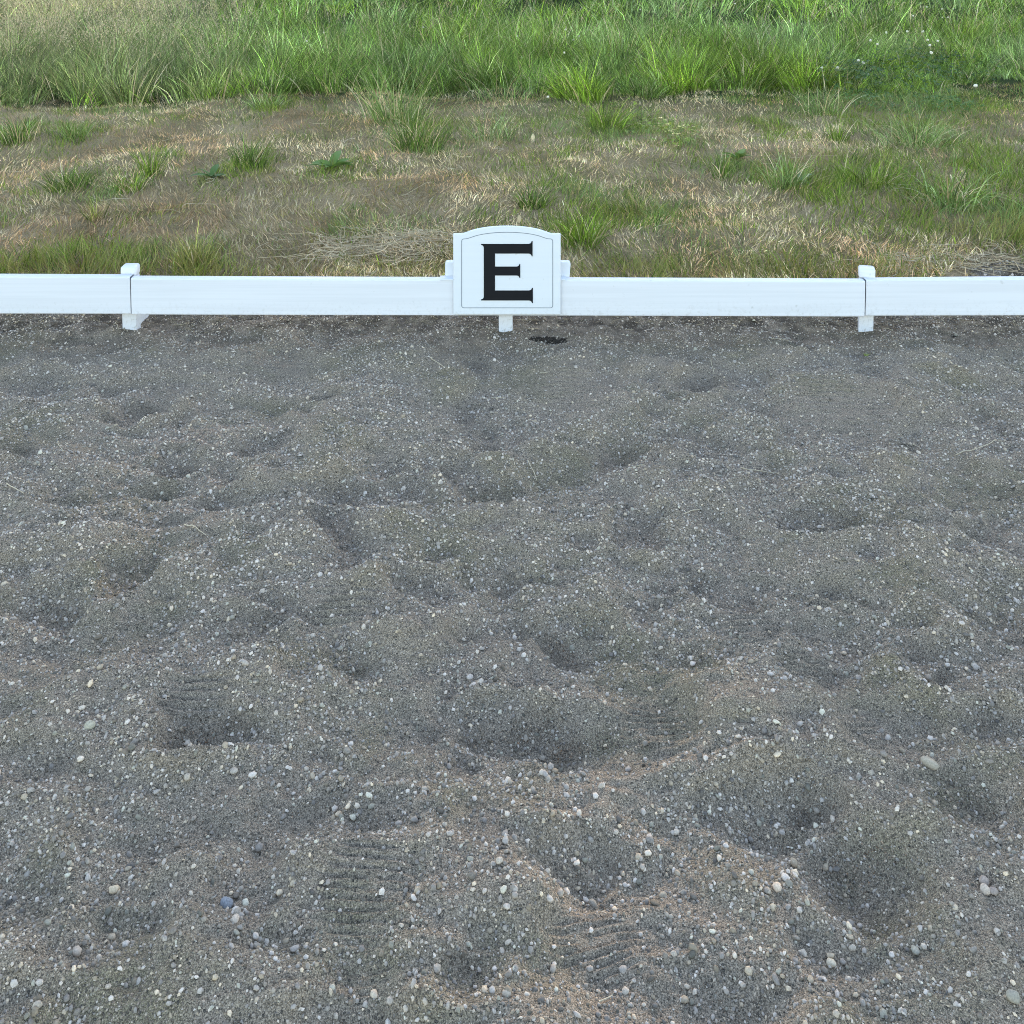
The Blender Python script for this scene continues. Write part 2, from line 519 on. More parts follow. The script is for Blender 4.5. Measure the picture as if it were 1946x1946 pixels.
def stones_mesh(name, x, y, d, ring, layers, mat, parent):
    n = len(x)
    a = d / 2 * rng.uniform(0.9, 1.25, n)
    b = a * rng.uniform(0.6, 0.95, n)
    c = a * rng.uniform(0.45, 0.85, n)
    rot = rng.uniform(0, 2 * math.pi, n)
    tl = rng.normal(0, 0.25, (n, 2))
    z = h_arena(x, y) + c * rng.uniform(-0.05, 0.45, n)
    prof = [(1.0, -0.35), (0.78, 0.62)] if layers == 2 else [(1.0, -0.2)]
    vs = []
    for pr, pz in prof:
        for k in range(ring):
            th = 2 * math.pi * k / ring + (math.pi / ring if pr < 1 else 0)
            j = rng.uniform(0.82, 1.18, n)
            vs.append(np.stack([a * pr * math.cos(th) * j, b * pr * math.sin(th) * j, c * pz * rng.uniform(0.85, 1.15, n)], 1))
    vs.append(np.stack([rng.normal(0, 0.12, n) * a, rng.normal(0, 0.12, n) * b, c], 1))
    L = np.stack(vs, 1)
    L[:, :, 2] += L[:, :, 0] * tl[:, :1] + L[:, :, 1] * tl[:, 1:]
    cr, sr = np.cos(rot)[:, None], np.sin(rot)[:, None]
    P = np.stack([L[:, :, 0] * cr - L[:, :, 1] * sr + x[:, None], L[:, :, 0] * sr + L[:, :, 1] * cr + y[:, None], L[:, :, 2] + z[:, None]], 2)
    fs = []
    top = L.shape[1] - 1
    for k in range(ring):
        k1 = (k + 1) % ring
        if layers == 2:
            fs += [(k, k1, ring + k), (k1, ring + k1, ring + k), (ring + k, ring + k1, top)]
        else:
            fs.append((k, k1, top))
    fs = np.array(fs)
    Fc = (fs[None] + (np.arange(n) * L.shape[1])[:, None, None]).reshape(-1, 3)
    col = np.repeat(stone_colors(n), L.shape[1], 0)
    o = obj(name, mesh_np(name, P.reshape(-1, 3), Fc, col, layers == 2), mat, parent)
    o['kind'] = 'stuff'
    return o

def gravel_density(x, y):
    g = smooth(0.40, 0.60, fbm(x * 4.1, y * 4.1, 61, 3))
    for cx, cy, rx, ry, d in HOL:            # stones have rolled down into the prints
        g = g + 0.6 * np.exp(-(((x - cx) / rx) ** 2 + ((y - cy + 0.35 * ry) / ry) ** 2) * 2.2)
    band = 0.65 + 0.5 * smooth(3.1, 2.0, y) if False else 0.7
    return np.clip(0.36 + 0.95 * g, 0, 1) * (1 - 0.88 * tread_mask(x, y)) * (1 - 0.45 * smooth(3.3, 3.9, y))

x, y = scatter_points(125000)
keep = rng.random(len(x)) < np.clip(0.30 + gravel_density(x, y), 0, 1) * (1 - .65 * tread_mask(x, y))
x, y = x[keep], y[keep]
stones_mesh('grit', x, y, np.clip(np.exp(rng.normal(math.log(0.0042), 0.28, len(x))), 0.0022, 0.0065), 4, 1, M_STONE, footing)

x, y = scatter_points(122000)
keep = rng.random(len(x)) < gravel_density(x, y)
x, y = x[keep], y[keep]
d = np.clip(np.exp(rng.normal(math.log(0.0063), 0.33, len(x))), 0.0038, 0.0155)
app = d / (y + 0.25)                      # how large each shows
inside = (np.abs(x) < 0.5 * y) & (y > 1.42)
order = np.argsort(-np.where(inside, app, 0))
big, rest = order[:300], order[300:]
stones_mesh('gravel', x[rest], y[rest], d[rest], 4, 2, M_STONE, footing)

def pebble_mesh(name, sub=1):
    bm = bmesh.new()
    bmesh.ops.create_icosphere(bm, subdivisions=1, radius=1)
    if sub > 1:
        bmesh.ops.subdivide_edges(bm, edges=bm.edges[:], cuts=1, use_grid_fill=True)
        for v in bm.verts:
            v.co = v.co.normalized()
    ax = rng.normal(0, 1, (4, 3))
    for v in bm.verts:
        s = 1 + 0.12 * rng.normal()
        for q in ax:
            q = q / np.linalg.norm(q)
            dd = v.co.dot(Vector(q))
            if dd > 0.72:
                v.co -= Vector(q) * (dd - 0.72) * 0.8
        v.co *= s if sub == 1 else 1 + (s - 1) * 0.5
    me = bm_mesh(name, bm, True)
    me.materials.append(M_STONE_O)
    return me

n = 9000
xg, yg = rng.uniform(1.6, 3.9, n), rng.uniform(4.35, 5.3, n)
kg = yg < edge_y(xg) + 0.03
xg, yg = xg[kg], yg[kg]
stones_mesh('gravel', xg, yg, np.clip(np.exp(rng.normal(math.log(0.0085), 0.33, len(xg))), 0.005, 0.02), 5, 1, M_STONE, footing)

PEB = [pebble_mesh('pebble') for _ in range(12)]
cols = stone_colors(300)
zs = h_arena(x[big], y[big])
for k, i in enumerate(big):
    o = bpy.data.objects.new('pebble', PEB[k % 12])
    COL.objects.link(o)
    o.parent = footing
    r = d[i] / 2 * 1.1
    o.scale = (r * rng.uniform(0.95, 1.25), r * rng.uniform(0.7, 0.95), r * rng.uniform(0.5, 0.8))
    o.rotation_euler = (rng.normal(0, 0.2), rng.normal(0, 0.2), rng.uniform(0, 6.28))
    o.location = (x[i], y[i], zs[k] + o.scale[2] * 0.45)
    o.color = (*cols[k], 1)

STONES = [  # single stones one notices: pixel, width and height in pixels, turn, colour, label
    (430, 1692, 26, 24, 20, (0.22, 0.28, 0.37), 'angular blue-grey stone sitting in the hollow at lower left'),
    (216, 1670, 24, 13, 12, (0.52, 0.50, 0.42), 'flat oval cream stone left of the blue-grey stone'),
    (1767, 1434, 34, 18, -32, (0.36, 0.37, 0.34), 'large elongated pale grey stone near the right edge'),
    (1477, 1668, 18, 17, 0, (0.58, 0.55, 0.50), 'round white stone left of the deep hollow at lower right'),
    (170, 1380, 22, 17, 10, (0.34, 0.38, 0.35), 'pale greenish stone on the left of the arena'),
    (1580, 1796, 17, 22, 80, (0.48, 0.50, 0.46), 'pale upright egg-shaped stone at lower right'),
    (1870, 1664, 20, 18, 30, (0.30, 0.30, 0.31), 'grey stone at the back of a three-stone cluster by the right edge'),
    (1872, 1682, 20, 20, 60, (0.44, 0.44, 0.43), 'pale pointed stone in front in the three-stone cluster'),
    (1888, 1686, 16, 20, 100, (0.27, 0.27, 0.28), 'darker grey stone on the right of the three-stone cluster'),
    (448, 1746, 16, 18, 20, (0.46, 0.46, 0.45), 'pale rounded stone just below the blue-grey stone'),
    (949, 1664, 15, 12, 0, (0.38, 0.40, 0.40), 'small light blue-grey stone in the lower middle of the arena'),
    (1500, 1665, 15, 14, 0, (0.22, 0.24, 0.24), 'dark grey stone right beside the round white stone'),
    (1925, 1895, 26, 22, 15, (0.26, 0.29, 0.29), 'big bluish grey stone at the lower right corner'),
    (1127, 1668, 17, 18, 40, (0.25, 0.27, 0.27), 'rounded grey stone below the dark footprint, lower middle'),
    (146, 1800, 18, 18, 20, (0.40, 0.40, 0.39), 'pale grey stone alone at the lower left'),
    (711, 1873, 15, 17, 20, (0.50, 0.50, 0.46), 'pale blocky stone near the bottom edge, left of centre'),
    (1260, 1660, 18, 12, 10, (0.36, 0.36, 0.32), 'flat beige stone on the slope right of the dark footprint')]
for px, py, w, h, turn, c, lab in STONES:
    p = on(px, py + h * 0.3)
    me = pebble_mesh('stone', 2)
    o = obj('stone', me)
    sc = F / (p[1] + 0.1)
    rx = w / sc / 2
    ry = min(max(h / sc / 2 * 1.1, 0.55 * rx), 1.2 * rx)
    o.scale = (rx, ry, 0.62 * min(rx, ry) + 0.15 * rx)
    o.rotation_euler = (0.1, 0.1, R(turn))
    o.location = (p[0], p[1], h_arena(p[:1], p[1:2])[0] + o.scale[2] * 0.55)
    o.color = (c[0] * 1.2, c[1] * .93, c[2] * .72, 1)
    tag(o, lab, 'stone')

# ------------------------------------------------------------------ fence
def rail_mesh(name, x0, x1, zt0, zt1, zb0, zb1, y0=4.03, t=0.040, bow=0.0):
    nseg = 24
    r = 0.005
    prof = []                     # rounded rectangle in (v, w): v across thickness 0..1, w 0..1 height
    hh = 1.0
    def corner(cy, cz, a0):
        for k in range(4):
            a = a0 + math.pi / 2 * k / 3
            prof.append((cy + r * math.cos(a), cz, r * math.sin(a)))
    corner(t - r, 1, 0); corner(r, 1, math.pi / 2); corner(r, 0, math.pi); corner(t - r, 0, 1.5 * math.pi)
    V, Fq = [], []
    m = len(prof)
    for i in range(nseg + 1):
        s = i / nseg
        X = x0 + (x1 - x0) * s
        zt = zt0 + (zt1 - zt0) * s - bow * 4 * s * (1 - s)
        zb = zb0 + (zb1 - zb0) * s - bow * 4 * s * (1 - s)
        yy = y0 + 0.004 * math.sin(s * 5.0 + x0)
        for (cy, top, dz) in prof:
            z = (zt - r if top else zb + r) + dz
            V.append((X, yy + cy, z))
    for i in range(nseg):
        for k in range(m):
            k1 = (k + 1) % m
            Fq.append((i * m + k, i * m + k1, (i + 1) * m + k1, (i + 1) * m + k))
    bm = bmesh.new()
    vv = [bm.verts.new(q) for q in V]
    for f in Fq:
        bm.faces.new([vv[q] for q in f])
    bmesh.ops.recalc_face_normals(bm, faces=bm.faces[:])
    return bm_mesh(name, bm)

RY = 4.03
def rail(px0, px1, yt0, yt1, yb0, yb1, label, bow=0.0):
    a, b = at(px0, yt0, RY), at(px1, yt1, RY)
    c, d_ = at(px0, yb0, RY), at(px1, yb1, RY)
    me = rail_mesh('fence_rail', a[0], b[0], a[2], b[2], c[2], d_[2], RY, 0.040, bow)
    o = obj('fence_rail', me, M_RAIL)
    return tag(o, label, 'fence rail', 'white fence rails')

# rows of the front face's upper and lower edge at both ends
rail(-1400, 247.0, 517, 526.5, 591, 597, 'white plastic fence rail running out at the left edge of the picture')
rail(249.2, 1644.2, 528.5, 534.5, 597.5, 602.2, 'long white plastic fence rail behind the letter E sign', 0.002)
rail(1646.8, 3400, 533.5, 517, 601.5, 596, 'white plastic fence rail running out at the right edge of the picture')

def fence_post(px, py_foot, rotz, label, cap_px, cap_top, gusset=True):
    PY = 4.074
    p = at(px, py_foot, PY)
    top = at(px, cap_top, PY)[2]
    o = thing('fence_post', (p[0], PY, 0), label, 'fence post', 'white fence posts')
    o.rotation_euler = (0, 0, rotz)
    w = 0.058
    obj('leg', bm_mesh('leg', box_bm(-w / 2, w / 2, 0, 0.055, p[2] - 0.10, top - 0.045, 0.003, 2)), M_RAIL, o)
    cw = cap_px / 456 / 2
    cb = box_bm(-cw, cw, -0.0015, 0.0575, top - 0.0445, top, 0.011, 4)
    obj('cap', bm_mesh('cap', cb, True), M_RAIL, o)
    if gusset:
        bm = bmesh.new()
        tri = [(0.056, p[2] + 0.17), (0.056, p[2] - 0.06), (0.235, p[2] - 0.06), (0.235, p[2] + 0.015)]
        fr = [bm.verts.new((-0.016, a, b)) for a, b in tri]
        bk = [bm.verts.new((0.016, a, b)) for a, b in tri]
        bm.faces.new(fr); bm.faces.new(bk[::-1])
        for k in range(4):
            bm.faces.new((fr[k], bk[k], bk[(k + 1) % 4], fr[(k + 1) % 4]))
        bmesh.ops.recalc_face_normals(bm, faces=bm.faces[:])
        obj('brace', bm_mesh('brace', bm), M_RAIL, o)
    return o

fence_post(246, 628, R(2), 'white fence post with a brace behind it, at the rail joint left of the sign', 30, 507)
fence_post(1645.5, 634, R(-15), 'white fence post at the rail joint right of the sign', 30, 511)
fence_post(961, 628, 0, 'white fence post below the letter E sign', 24, 520, True)

# the letter sign: outline points in a crop (380 x 280 pixels at 780, 400 enlarged to 1932 wide)
K = 380 / 1932
SY = 4.0185
def cp(cx, cy, Y=SY):
    q = at(780 + cx * K, 400 + cy * K, Y)
    return (q[0], q[2])

def arc_pts(p0, p1, peak, n):    # a circular-like arc through p0, the peak height, p1
    out = []
    xm = (p0[0] + p1[0]) / 2
    for k in range(n + 1):
        t = k / n
        xx = p0[0] + (p1[0] - p0[0]) * t
        u = (xx - xm) / ((p1[0] - p0[0]) / 2)
        s = peak + (p0[1] - peak) * (1 - math.sqrt(max(0, 1 - 0.75 * u * u))) / 0.5
        out.append((xx, s))
    return out

def rnd(cx, cy, r, a0, n=5):
    return [(cx + r * math.cos(R(a0 + 90 * k / n)), cy + r * math.sin(R(a0 + 90 * k / n))) for k in range(n + 1)]

def prism(name, pts, y0, y1, bev=0.0):
    bm = bmesh.new()
    f = bm.faces.new([bm.verts.new((q[0], y1, q[1])) for q in pts])
    ex = bmesh.ops.extrude_face_region(bm, geom=[f])
    vs = [e for e in ex['geom'] if isinstance(e, bmesh.types.BMVert)]
    for v in vs:
        v.co.y = y0
    bmesh.ops.recalc_face_normals(bm, faces=bm.faces[:])
    if bev:
        front = [e for e in bm.edges if all(abs(v.co.y - y0) < 1e-6 for v in e.verts)]
        bmesh.ops.bevel(bm, geom=front, offset=bev, segments=3, affect='EDGES', profile=0.5)
    return bm_mesh(name, bm)

def local(pts, ox):
    return [(q[0] - ox, q[1]) for q in pts]

def outline(l, r, ty, by, sh, peak, rad):
    L = rnd(l + rad, by - rad, rad, 90)[::1]                                # bottom left, crop y is down
    pts = L + rnd(l + rad, ty + rad, rad, 180)
    pts += [(l + sh * 0.75, ty - 1)]
    a0, a1 = (l + sh + 40, ty - 16), (r - sh - 40, ty - 16)
    pts += [(l + sh, ty - 3)]
    pts += arc_pts(a0, a1, peak, 22)
    pts += [(r - sh, ty - 3), (r - sh * 0.75, ty - 1)]
    pts += rnd(r - rad, ty + rad, rad, 270) + rnd(r - rad, by - rad, rad, 0)
    return pts

sx = cp(931, 600)[0]
sign = thing('letter_sign', (sx, SY, 0), 'white arched sign with a black letter E on the fence', 'sign')
panel = obj('panel', prism('panel', local([cp(*q) for q in outline(413, 1452, 225, 1006, 100, 152, 9)], sx), 0, 0.0100, 0.003), M_SIGN, sign)

def ring_strip(name, pts, w, y):
    bm = bmesh.new()
    n = len(pts)
    inn, out = [], []
    for k in range(n):
        a, b = np.array(pts[k - 1]), np.array(pts[(k + 1) % n])
        t = b - a
        t = t / (np.linalg.norm(t) + 1e-9)
        nrm = np.array([-t[1], t[0]]) * w / 2
        q = np.array(pts[k])
        inn.append(bm.verts.new((q[0] + nrm[0], y, q[1] + nrm[1])))
        out.append(bm.verts.new((q[0] - nrm[0], y, q[1] - nrm[1])))
    for k in range(n):
        k1 = (k + 1) % n
        bm.faces.new((inn[k], inn[k1], out[k1], out[k]))
    return bm_mesh(name, bm)

inner = local([cp(*q) for q in outline(495, 1375, 274, 940, 55, 210, 22)], sx)
obj('border_line', ring_strip('border_line', inner, 0.0027, -0.0008), M_LINE, sign)
def curve(p0, c, p1, n=5):
    return [((1 - t) ** 2 * p0[0] + 2 * t * (1 - t) * c[0] + t * t * p1[0], (1 - t) ** 2 * p0[1] + 2 * t * (1 - t) * c[1] + t * t * p1[1])
            for t in [k / n for k in range(n + 1)]]
E = [(683, 322), (1135, 322)] + curve((1140, 322), (1168, 320), (1171, 295)) + [(1180, 295), (1180, 441)] \
    + curve((1171, 441), (1168, 417), (1140, 415)) + [(817, 415), (817, 541)] + curve((1024, 541), (1050, 540), (1053, 516)) \
    + [(1061, 516), (1061, 650)] + curve((1053, 650), (1050, 628), (1024, 627)) + [(817, 627), (817, 772)] \
    + curve((1143, 772), (1171, 770), (1174, 747)) + [(1183, 747), (1183, 893)] + curve((1174, 893), (1171, 870), (1143, 868)) \
    + [(683, 868), (683, 859)] + curve((684, 857), (709, 855), (709, 828)) + curve((709, 360), (708, 335), (683, 332))
obj('letter', prism('letter', local([cp(*q) for q in E], sx), -0.0022, -0.0003), M_BLACK, sign)
tabs = rnd(356, 520, 21, 180) + [(931, 490)] + rnd(1524, 524, 24, 270) + [(1536, 664), (336, 660)]
BY = RY + 0.0445
obj('bracket', prism('bracket', local([cp(*q, BY) for q in tabs], sx), BY - SY, BY - SY + 0.028, 0.004), M_SIGN, sign)
for s, cx in ((-1, 405), (1, 1470)):
    q = cp(cx, 640, BY)
    obj('strap', bm_mesh('strap', box_bm(q[0] - sx - 0.05, q[0] - sx + 0.012 if s > 0 else q[0] - sx + 0.05, 0.0105, BY - SY + 0.002,
        cp(cx, 690, RY)[1] + 0.0060, cp(cx, 690, RY)[1] + 0.0110, 0.001, 1)), M_SIGN, sign)

# ------------------------------------------------------------------ grass
def blades_np(P, h, w, az, lean, bend, nseg, col, tipcol=None):
    """strips of nseg segments: root P, length h, width w, heading az, lean at the root, extra bend to the tip (radians)"""
    n = len(P)
    side = np.stack([-np.sin(az), np.cos(az), np.zeros(n)], 1)
    fw = np.stack([np.cos(az), np.sin(az), np.zeros(n)], 1)
    tw = rng.uniform(0, math.pi, n)
    wide = side * np.cos(tw)[:, None] + fw * np.sin(tw)[:, None]
    pos = P.copy()
    vs, cs = [], []
    for k in range(nseg + 1):
        s = k / nseg
        ww = (w * (1 - s) ** 0.7 * (1.0 if k else 0.8))[:, None]
        if k < nseg:
            vs += [pos - wide * ww / 2, pos + wide * ww / 2]
        else:
            vs.append(pos)
        c = col if tipcol is None else col * (1 - s) + tipcol * s
        cs += [c, c] if k < nseg else [c]
        ang = lean + bend * (s + 0.5 / nseg)
        pos = pos + (fw * np.sin(ang)[:, None] + np.array([[0, 0, 1.0]]) * np.cos(ang)[:, None]) * (h / nseg)[:, None]
    m = 2 * nseg + 1
    V = np.stack(vs, 1).reshape(-1, 3)
    C = np.stack(cs, 1).reshape(-1, 3)
    fs = []
    for k in range(nseg - 1):
        a = 2 * k
        fs += [(a, a + 1, a + 3), (a, a + 3, a + 2)]
    a = 2 * (nseg - 1)
    fs.append((a, a + 1, a + 2))
    Fc = (np.array(fs)[None] + (np.arange(n) * m)[:, None, None]).reshape(-1, 3)
    return V, Fc, C

def join(parts):
    V, Fc, C, o = [], [], [], 0
    for v, f, c in parts:
        V.append(v); Fc.append(f + o); C.append(c)
        o += len(v)
    return np.concatenate(V), np.concatenate(Fc), np.concatenate(C)

def mixcol(n, stops, var=0.18):
    a = np.array(stops)
    i, j = rng.integers(0, len(a), n), rng.integers(0, len(a), n)
    t = rng.random(n)[:, None]
    return (a[i] * t + a[j] * (1 - t)) * np.exp(rng.normal(0, var, n))[:, None]

DRY = [(.72, .52, .28), (.60, .41, .22), (.79, .59, .35), (.54, .36, .20), (.88, .70, .46)]
OLIVE = [(.29, .28, .06), (.38, .33, .10), (.22, .24, .05), (.44, .36, .13)]
GREEN = [(.15, .23, .035), (.20, .28, .045), (.09, .14, .025), (.055, .095, .018), (.24, .31, .06)]
BLUEG = [(.19, .27, .065), (.25, .33, .085), (.13, .20, .04), (.38, .44, .17)]
BRIGHT = [(.24, .33, .035), (.31, .39, .05), (.15, .22, .025), (.09, .14, .02)]

# green parts of the verge: pixel centre, half width, half height, strength
GREENS = [(30, 262, 60, 35, 1), (140, 262, 60, 30, .9), (150, 340, 80, 30, .9), (290, 330, 50, 40, .7), (480, 310, 60, 40, .8),
          (640, 330, 70, 35, .9), (400, 340, 60, 24, .7), (500, 212, 90, 26, .8), (300, 205, 160, 24, .5), (640, 235, 60, 50, .5),
          (820, 250, 140, 50, .8), (1080, 230, 180, 45, .9), (1250, 250, 90, 45, .6), (1000, 330, 160, 50, .6), (1170, 400, 150, 40, .8),
          (1105, 455, 60, 26, .9), (1500, 345, 90, 35, .8), (1660, 335, 140, 35, .9), (1760, 260, 140, 40, .8), (1800, 380, 120, 45, .7),
          (1900, 300, 120, 60, .7), (1600, 200, 180, 36, .7), (1750, 200, 180, 40, .9), (1390, 330, 50, 40, .6), (1640, 420, 120, 40, .5),
          (1330, 440, 130, 40, .45), (380, 500, 60, 30, .8), (70, 500, 120, 26, .7), (230, 500, 120, 24, .8), (1900, 400, 80, 60, .6),
          (1450, 500, 120, 26, .6), (600, 440, 120, 30, .35), (250, 415, 60, 20, .35), (900, 420, 60, 30, .3), (1250, 500, 100, 26, .5)]
GRN = [(*ell(a, b, c, d), s) for a, b, c, d, s in GREENS]

def green_mask(x, y):
    m = np.zeros_like(x)
    wx, wy = x + 0.22 * (fbm(x * 4, y * 4, 71, 3) - 0.5), y + 0.5 * (fbm(x * 4, y * 4, 72, 3) - 0.5)
    for cx, cy, rx, ry, s in GRN:
        m = np.maximum(m, s * np.exp(-(((wx - cx) / rx) ** 2 + ((wy - cy) / ry) ** 2) * 0.9))
    n = fbm(x * 2.2, y * 1.6, 73, 4)
    return np.clip(m * 0.9 + smooth(0.52, 0.72, n) * 0.45 + 0.22 * smooth(0.0, 2.6, x), 0, 1)

def meadow_edge(x):
    pts = [(-300, 190), (0, 190), (200, 186), (400, 194), (560, 182), (660, 176), (760, 170), (880, 168), (1000, 172), (1110, 190), (1250, 182),
           (1350, 176), (1500, 170), (1600, 178), (1750, 172), (1850, 160), (1946, 152), (2300, 150)]
    gx = np.array([on(a, b)[0] for a, b in pts])
    gy = np.array([on(a, b)[1] for a, b in pts])
    return np.interp(x, gx, gy) + 1.3 * (fbm(x * 2.8, x * 0, 33, 4, 0.6) - 0.5)

def verge_pts(n, y0=4.36, y1=11.2):
    u = rng.random(n * 2)
    yy = y0 + (y1 - y0) * u ** 1.25              # a little denser towards the arena
    xx = rng.uniform(-1, 1, n * 2) * (0.54 * yy + 0.9)
    e = edge_y(xx)
    thin = (yy < e + 0.10) & (rng.random(n * 2) > 0.15)
    k = (yy > e - 0.05) & (yy < meadow_edge(xx) + 0.5) & ~thin
    return xx[k][:n], yy[k][:n]

def col3(a):
    return np.asarray(a)

# dead, mown grass
x, y = verge_pts(200000)
g = green_mask(x, y)
keep = rng.random(len(x)) > g * 0.9
x, y, g = x[keep], y[keep], g[keep]
n = len(x)
patch = smooth(0.36, 0.62, fbm(x * 1.5, y * 1.0, 75, 4))[:, None]
red = smooth(0.46, 0.60, fbm(x * 2.1, y * 1.4, 76, 3))[:, None]
c = mixcol(n, DRY, 0.36)
c = c * (0.62 + 0.62 * patch) * (np.array([[1., 1.01, .98]]) * (1 - red) + np.array([[1.0, .88, .80]]) * red)
gm = (rng.random(n) < 0.10 + 0.25 * smooth(0.45, 0.65, fbm(x * 3.1, y * 2.1, 78, 3)))[:, None]
c = np.where(gm, mixcol(n, OLIVE), c)
P = np.stack([x, y, h_field(x, y) - 0.004], 1)
fl = (fbm(x * 2.6, y * 2.0, 77, 2) - 0.5) * 14
ln = 0.8 + 0.5 * fbm(x * 5, y * 4, 79, 2)
V, Fc, C = blades_np(P, rng.uniform(.028, .075, n), rng.uniform(.0036, .0066, n), fl + rng.normal(0, .8, n),
                     np.abs(rng.normal(0.75, 0.30, n)) * ln, rng.uniform(0, 0.8, n), 2, c)
tag(obj('dry_turf', mesh_np('dry_turf', V, Fc, C, False), M_DRY), 'brown dried mown grass covering the verge behind the fence', 'dry grass', None, 'stuff')

# living short grass in patches
x, y = verge_pts(230000)
g = green_mask(x, y)
fence_side = np.exp(-((y - edge_y(x) - 0.35) / 0.28) ** 2)
pr = np.clip(g * g * 1.15 + g * 0.1 + fence_side * 0.35 * (0.4 + fbm(x * 3, y * 0 + 1, 80, 2)), 0.015, 1)
keep = rng.random(len(x)) < pr * 0.9
x, y, g, fence_side = x[keep][:62000], y[keep][:62000], g[keep][:62000], fence_side[keep][:62000]
n = len(x)
kind = fbm(x * 1.9, y * 1.6, 81, 3)[:, None]
c = np.where(kind > 0.57, mixcol(n, BLUEG), np.where(kind > 0.46, mixcol(n, GREEN), mixcol(n, BRIGHT))) * np.exp(rng.normal(-.1, .3, n))[:, None]
c = np.where((rng.random(n) < 0.25 + 0.55 * fence_side)[:, None], mixcol(n, OLIVE), c)
P = np.stack([x, y, h_field(x, y) - 0.004], 1)
hh = rng.uniform(.04, .10, n) * (0.55 + 0.85 * g) * (1 + 0.6 * fence_side)
fl = (fbm(x * 2.6, y * 2.0, 82, 2) - 0.5) * 14
V, Fc, C = blades_np(P, hh, rng.uniform(.0032, .0064, n), fl + rng.normal(0, 1.0, n), np.abs(rng.normal(.35, .25, n)), rng.uniform(.1, 1.1, n), 2, c)
tag(obj('green_turf', mesh_np('green_turf', V, Fc, C, False), M_BLADE), 'patches of short green grass growing through the dry verge', 'grass', None, 'stuff')

# tall meadow: tussocks, each with its own tone and lean
def tussocks(num, d0, d1, per, ns, h0, h1, w0, w1, rad):
    xx = rng.uniform(-1, 1, num * 4) * (0.54 * (9.0 + d1) + 1.0)
    yy = np.where(d0 < 1, meadow_edge(xx) + .05 + 3.0 * rng.random(num * 4) ** 1.7, 9.0 + d0 + (d1 - d0) * rng.random(num * 4))
    k = (np.abs(xx) < 0.54 * yy + 1.0) & (yy > meadow_edge(xx))
    tx, ty = xx[k][:num], yy[k][:num]
    m = len(tx)
    u = tx / ty * F + W / 2
    k1, k2 = fbm(tx * .8, ty * .5, 84, 3) + rng.normal(0, .06, m), fbm(tx * 1.7, ty * 1.0, 85, 3) + rng.normal(0, .07, m)
    pal = np.where(k1 > .54, 0, np.where(k2 > .5, 2, 1))
    pal = np.where((rng.random(m) < smooth(600, 250, u) * .8), 3, pal)
    tone = np.exp(rng.normal(-.02, .42, m))
    lean_az = (fbm(tx * .9, ty * .9, 87, 2) - .5) * 12 + rng.normal(0, .8, m)
    lean_am = rng.uniform(0, .45, m)
    clover = smooth(1500, 1640, u) * smooth(2000, 1900, u) * smooth(12.8, 11.5, ty)
    front = smooth(-.1, .9, ty - meadow_edge(tx))
    th = rng.uniform(h0 * .75, h1 * 1.1, m) * (.74 + .26 * front) * (1 - .6 * clover) * (.75 + .5 * smooth(.3, .7, fbm(tx * 1.1, ty * .9, 86, 3)))
    th = th * np.where((ty - meadow_edge(tx) < .7) & (rng.random(m) < .35), rng.uniform(.35, .8, m), 1)
    i = np.repeat(np.arange(m), per)
    n = len(i)
    a, q = rng.uniform(0, 6.28, n), np.sqrt(rng.random(n))
    r = rad * (.7 + .6 * rng.random(m))[i]
    x, y = tx[i] + np.cos(a) * q * r, ty[i] + np.sin(a) * q * r
    P = np.stack([x, y, h_field(x, y) - .01], 1)
    pals = [np.array(BLUEG), np.array(GREEN), np.array(BRIGHT), np.array([(.18, .22, .06), (.24, .27, .085), (.13, .17, .045), (.34, .32, .12)])]
    c = np.zeros((n, 3))
    for z in range(4):
        s_ = pal[i] == z
        if s_.any():
            c[s_] = mixcol(int(s_.sum()), pals[z], .50)
    c *= tone[i][:, None]
    c = np.where((rng.random(n) < .07)[:, None], mixcol(n, DRY), c)
    # the blade's heading: outwards, pulled to the tussock's lean
    vx = np.cos(a) * q * .55 + np.cos(lean_az[i]) * lean_am[i] * 1.6
    vy = np.sin(a) * q * .55 + np.sin(lean_az[i]) * lean_am[i] * 1.6
    az = np.arctan2(vy, vx) + rng.normal(0, .25, n)
    return blades_np(P, th[i] * rng.uniform(.65, 1.15, n), rng.uniform(w0, w1, n), az, np.clip(np.hypot(vx, vy), 0, .8) * rng.uniform(.4, 1, n),
                     rng.uniform(.15, 1.5, n), ns, c)
V, Fc, C = join([tussocks(1900, .1, 3.2, 50, 3, .34, .62, .005, .010, .16), tussocks(1100, 3.0, 9.0, 34, 2, .36, .62, .008, .015, .24),
                 tussocks(900, 8.5, 24, 26, 2, .36, .65, .016, .030, .45)])
tag(obj('meadow_grass', mesh_np('meadow_grass', V, Fc, C, False), M_BLADE), 'tall green meadow grass filling the top of the picture', 'grass', None, 'stuff')

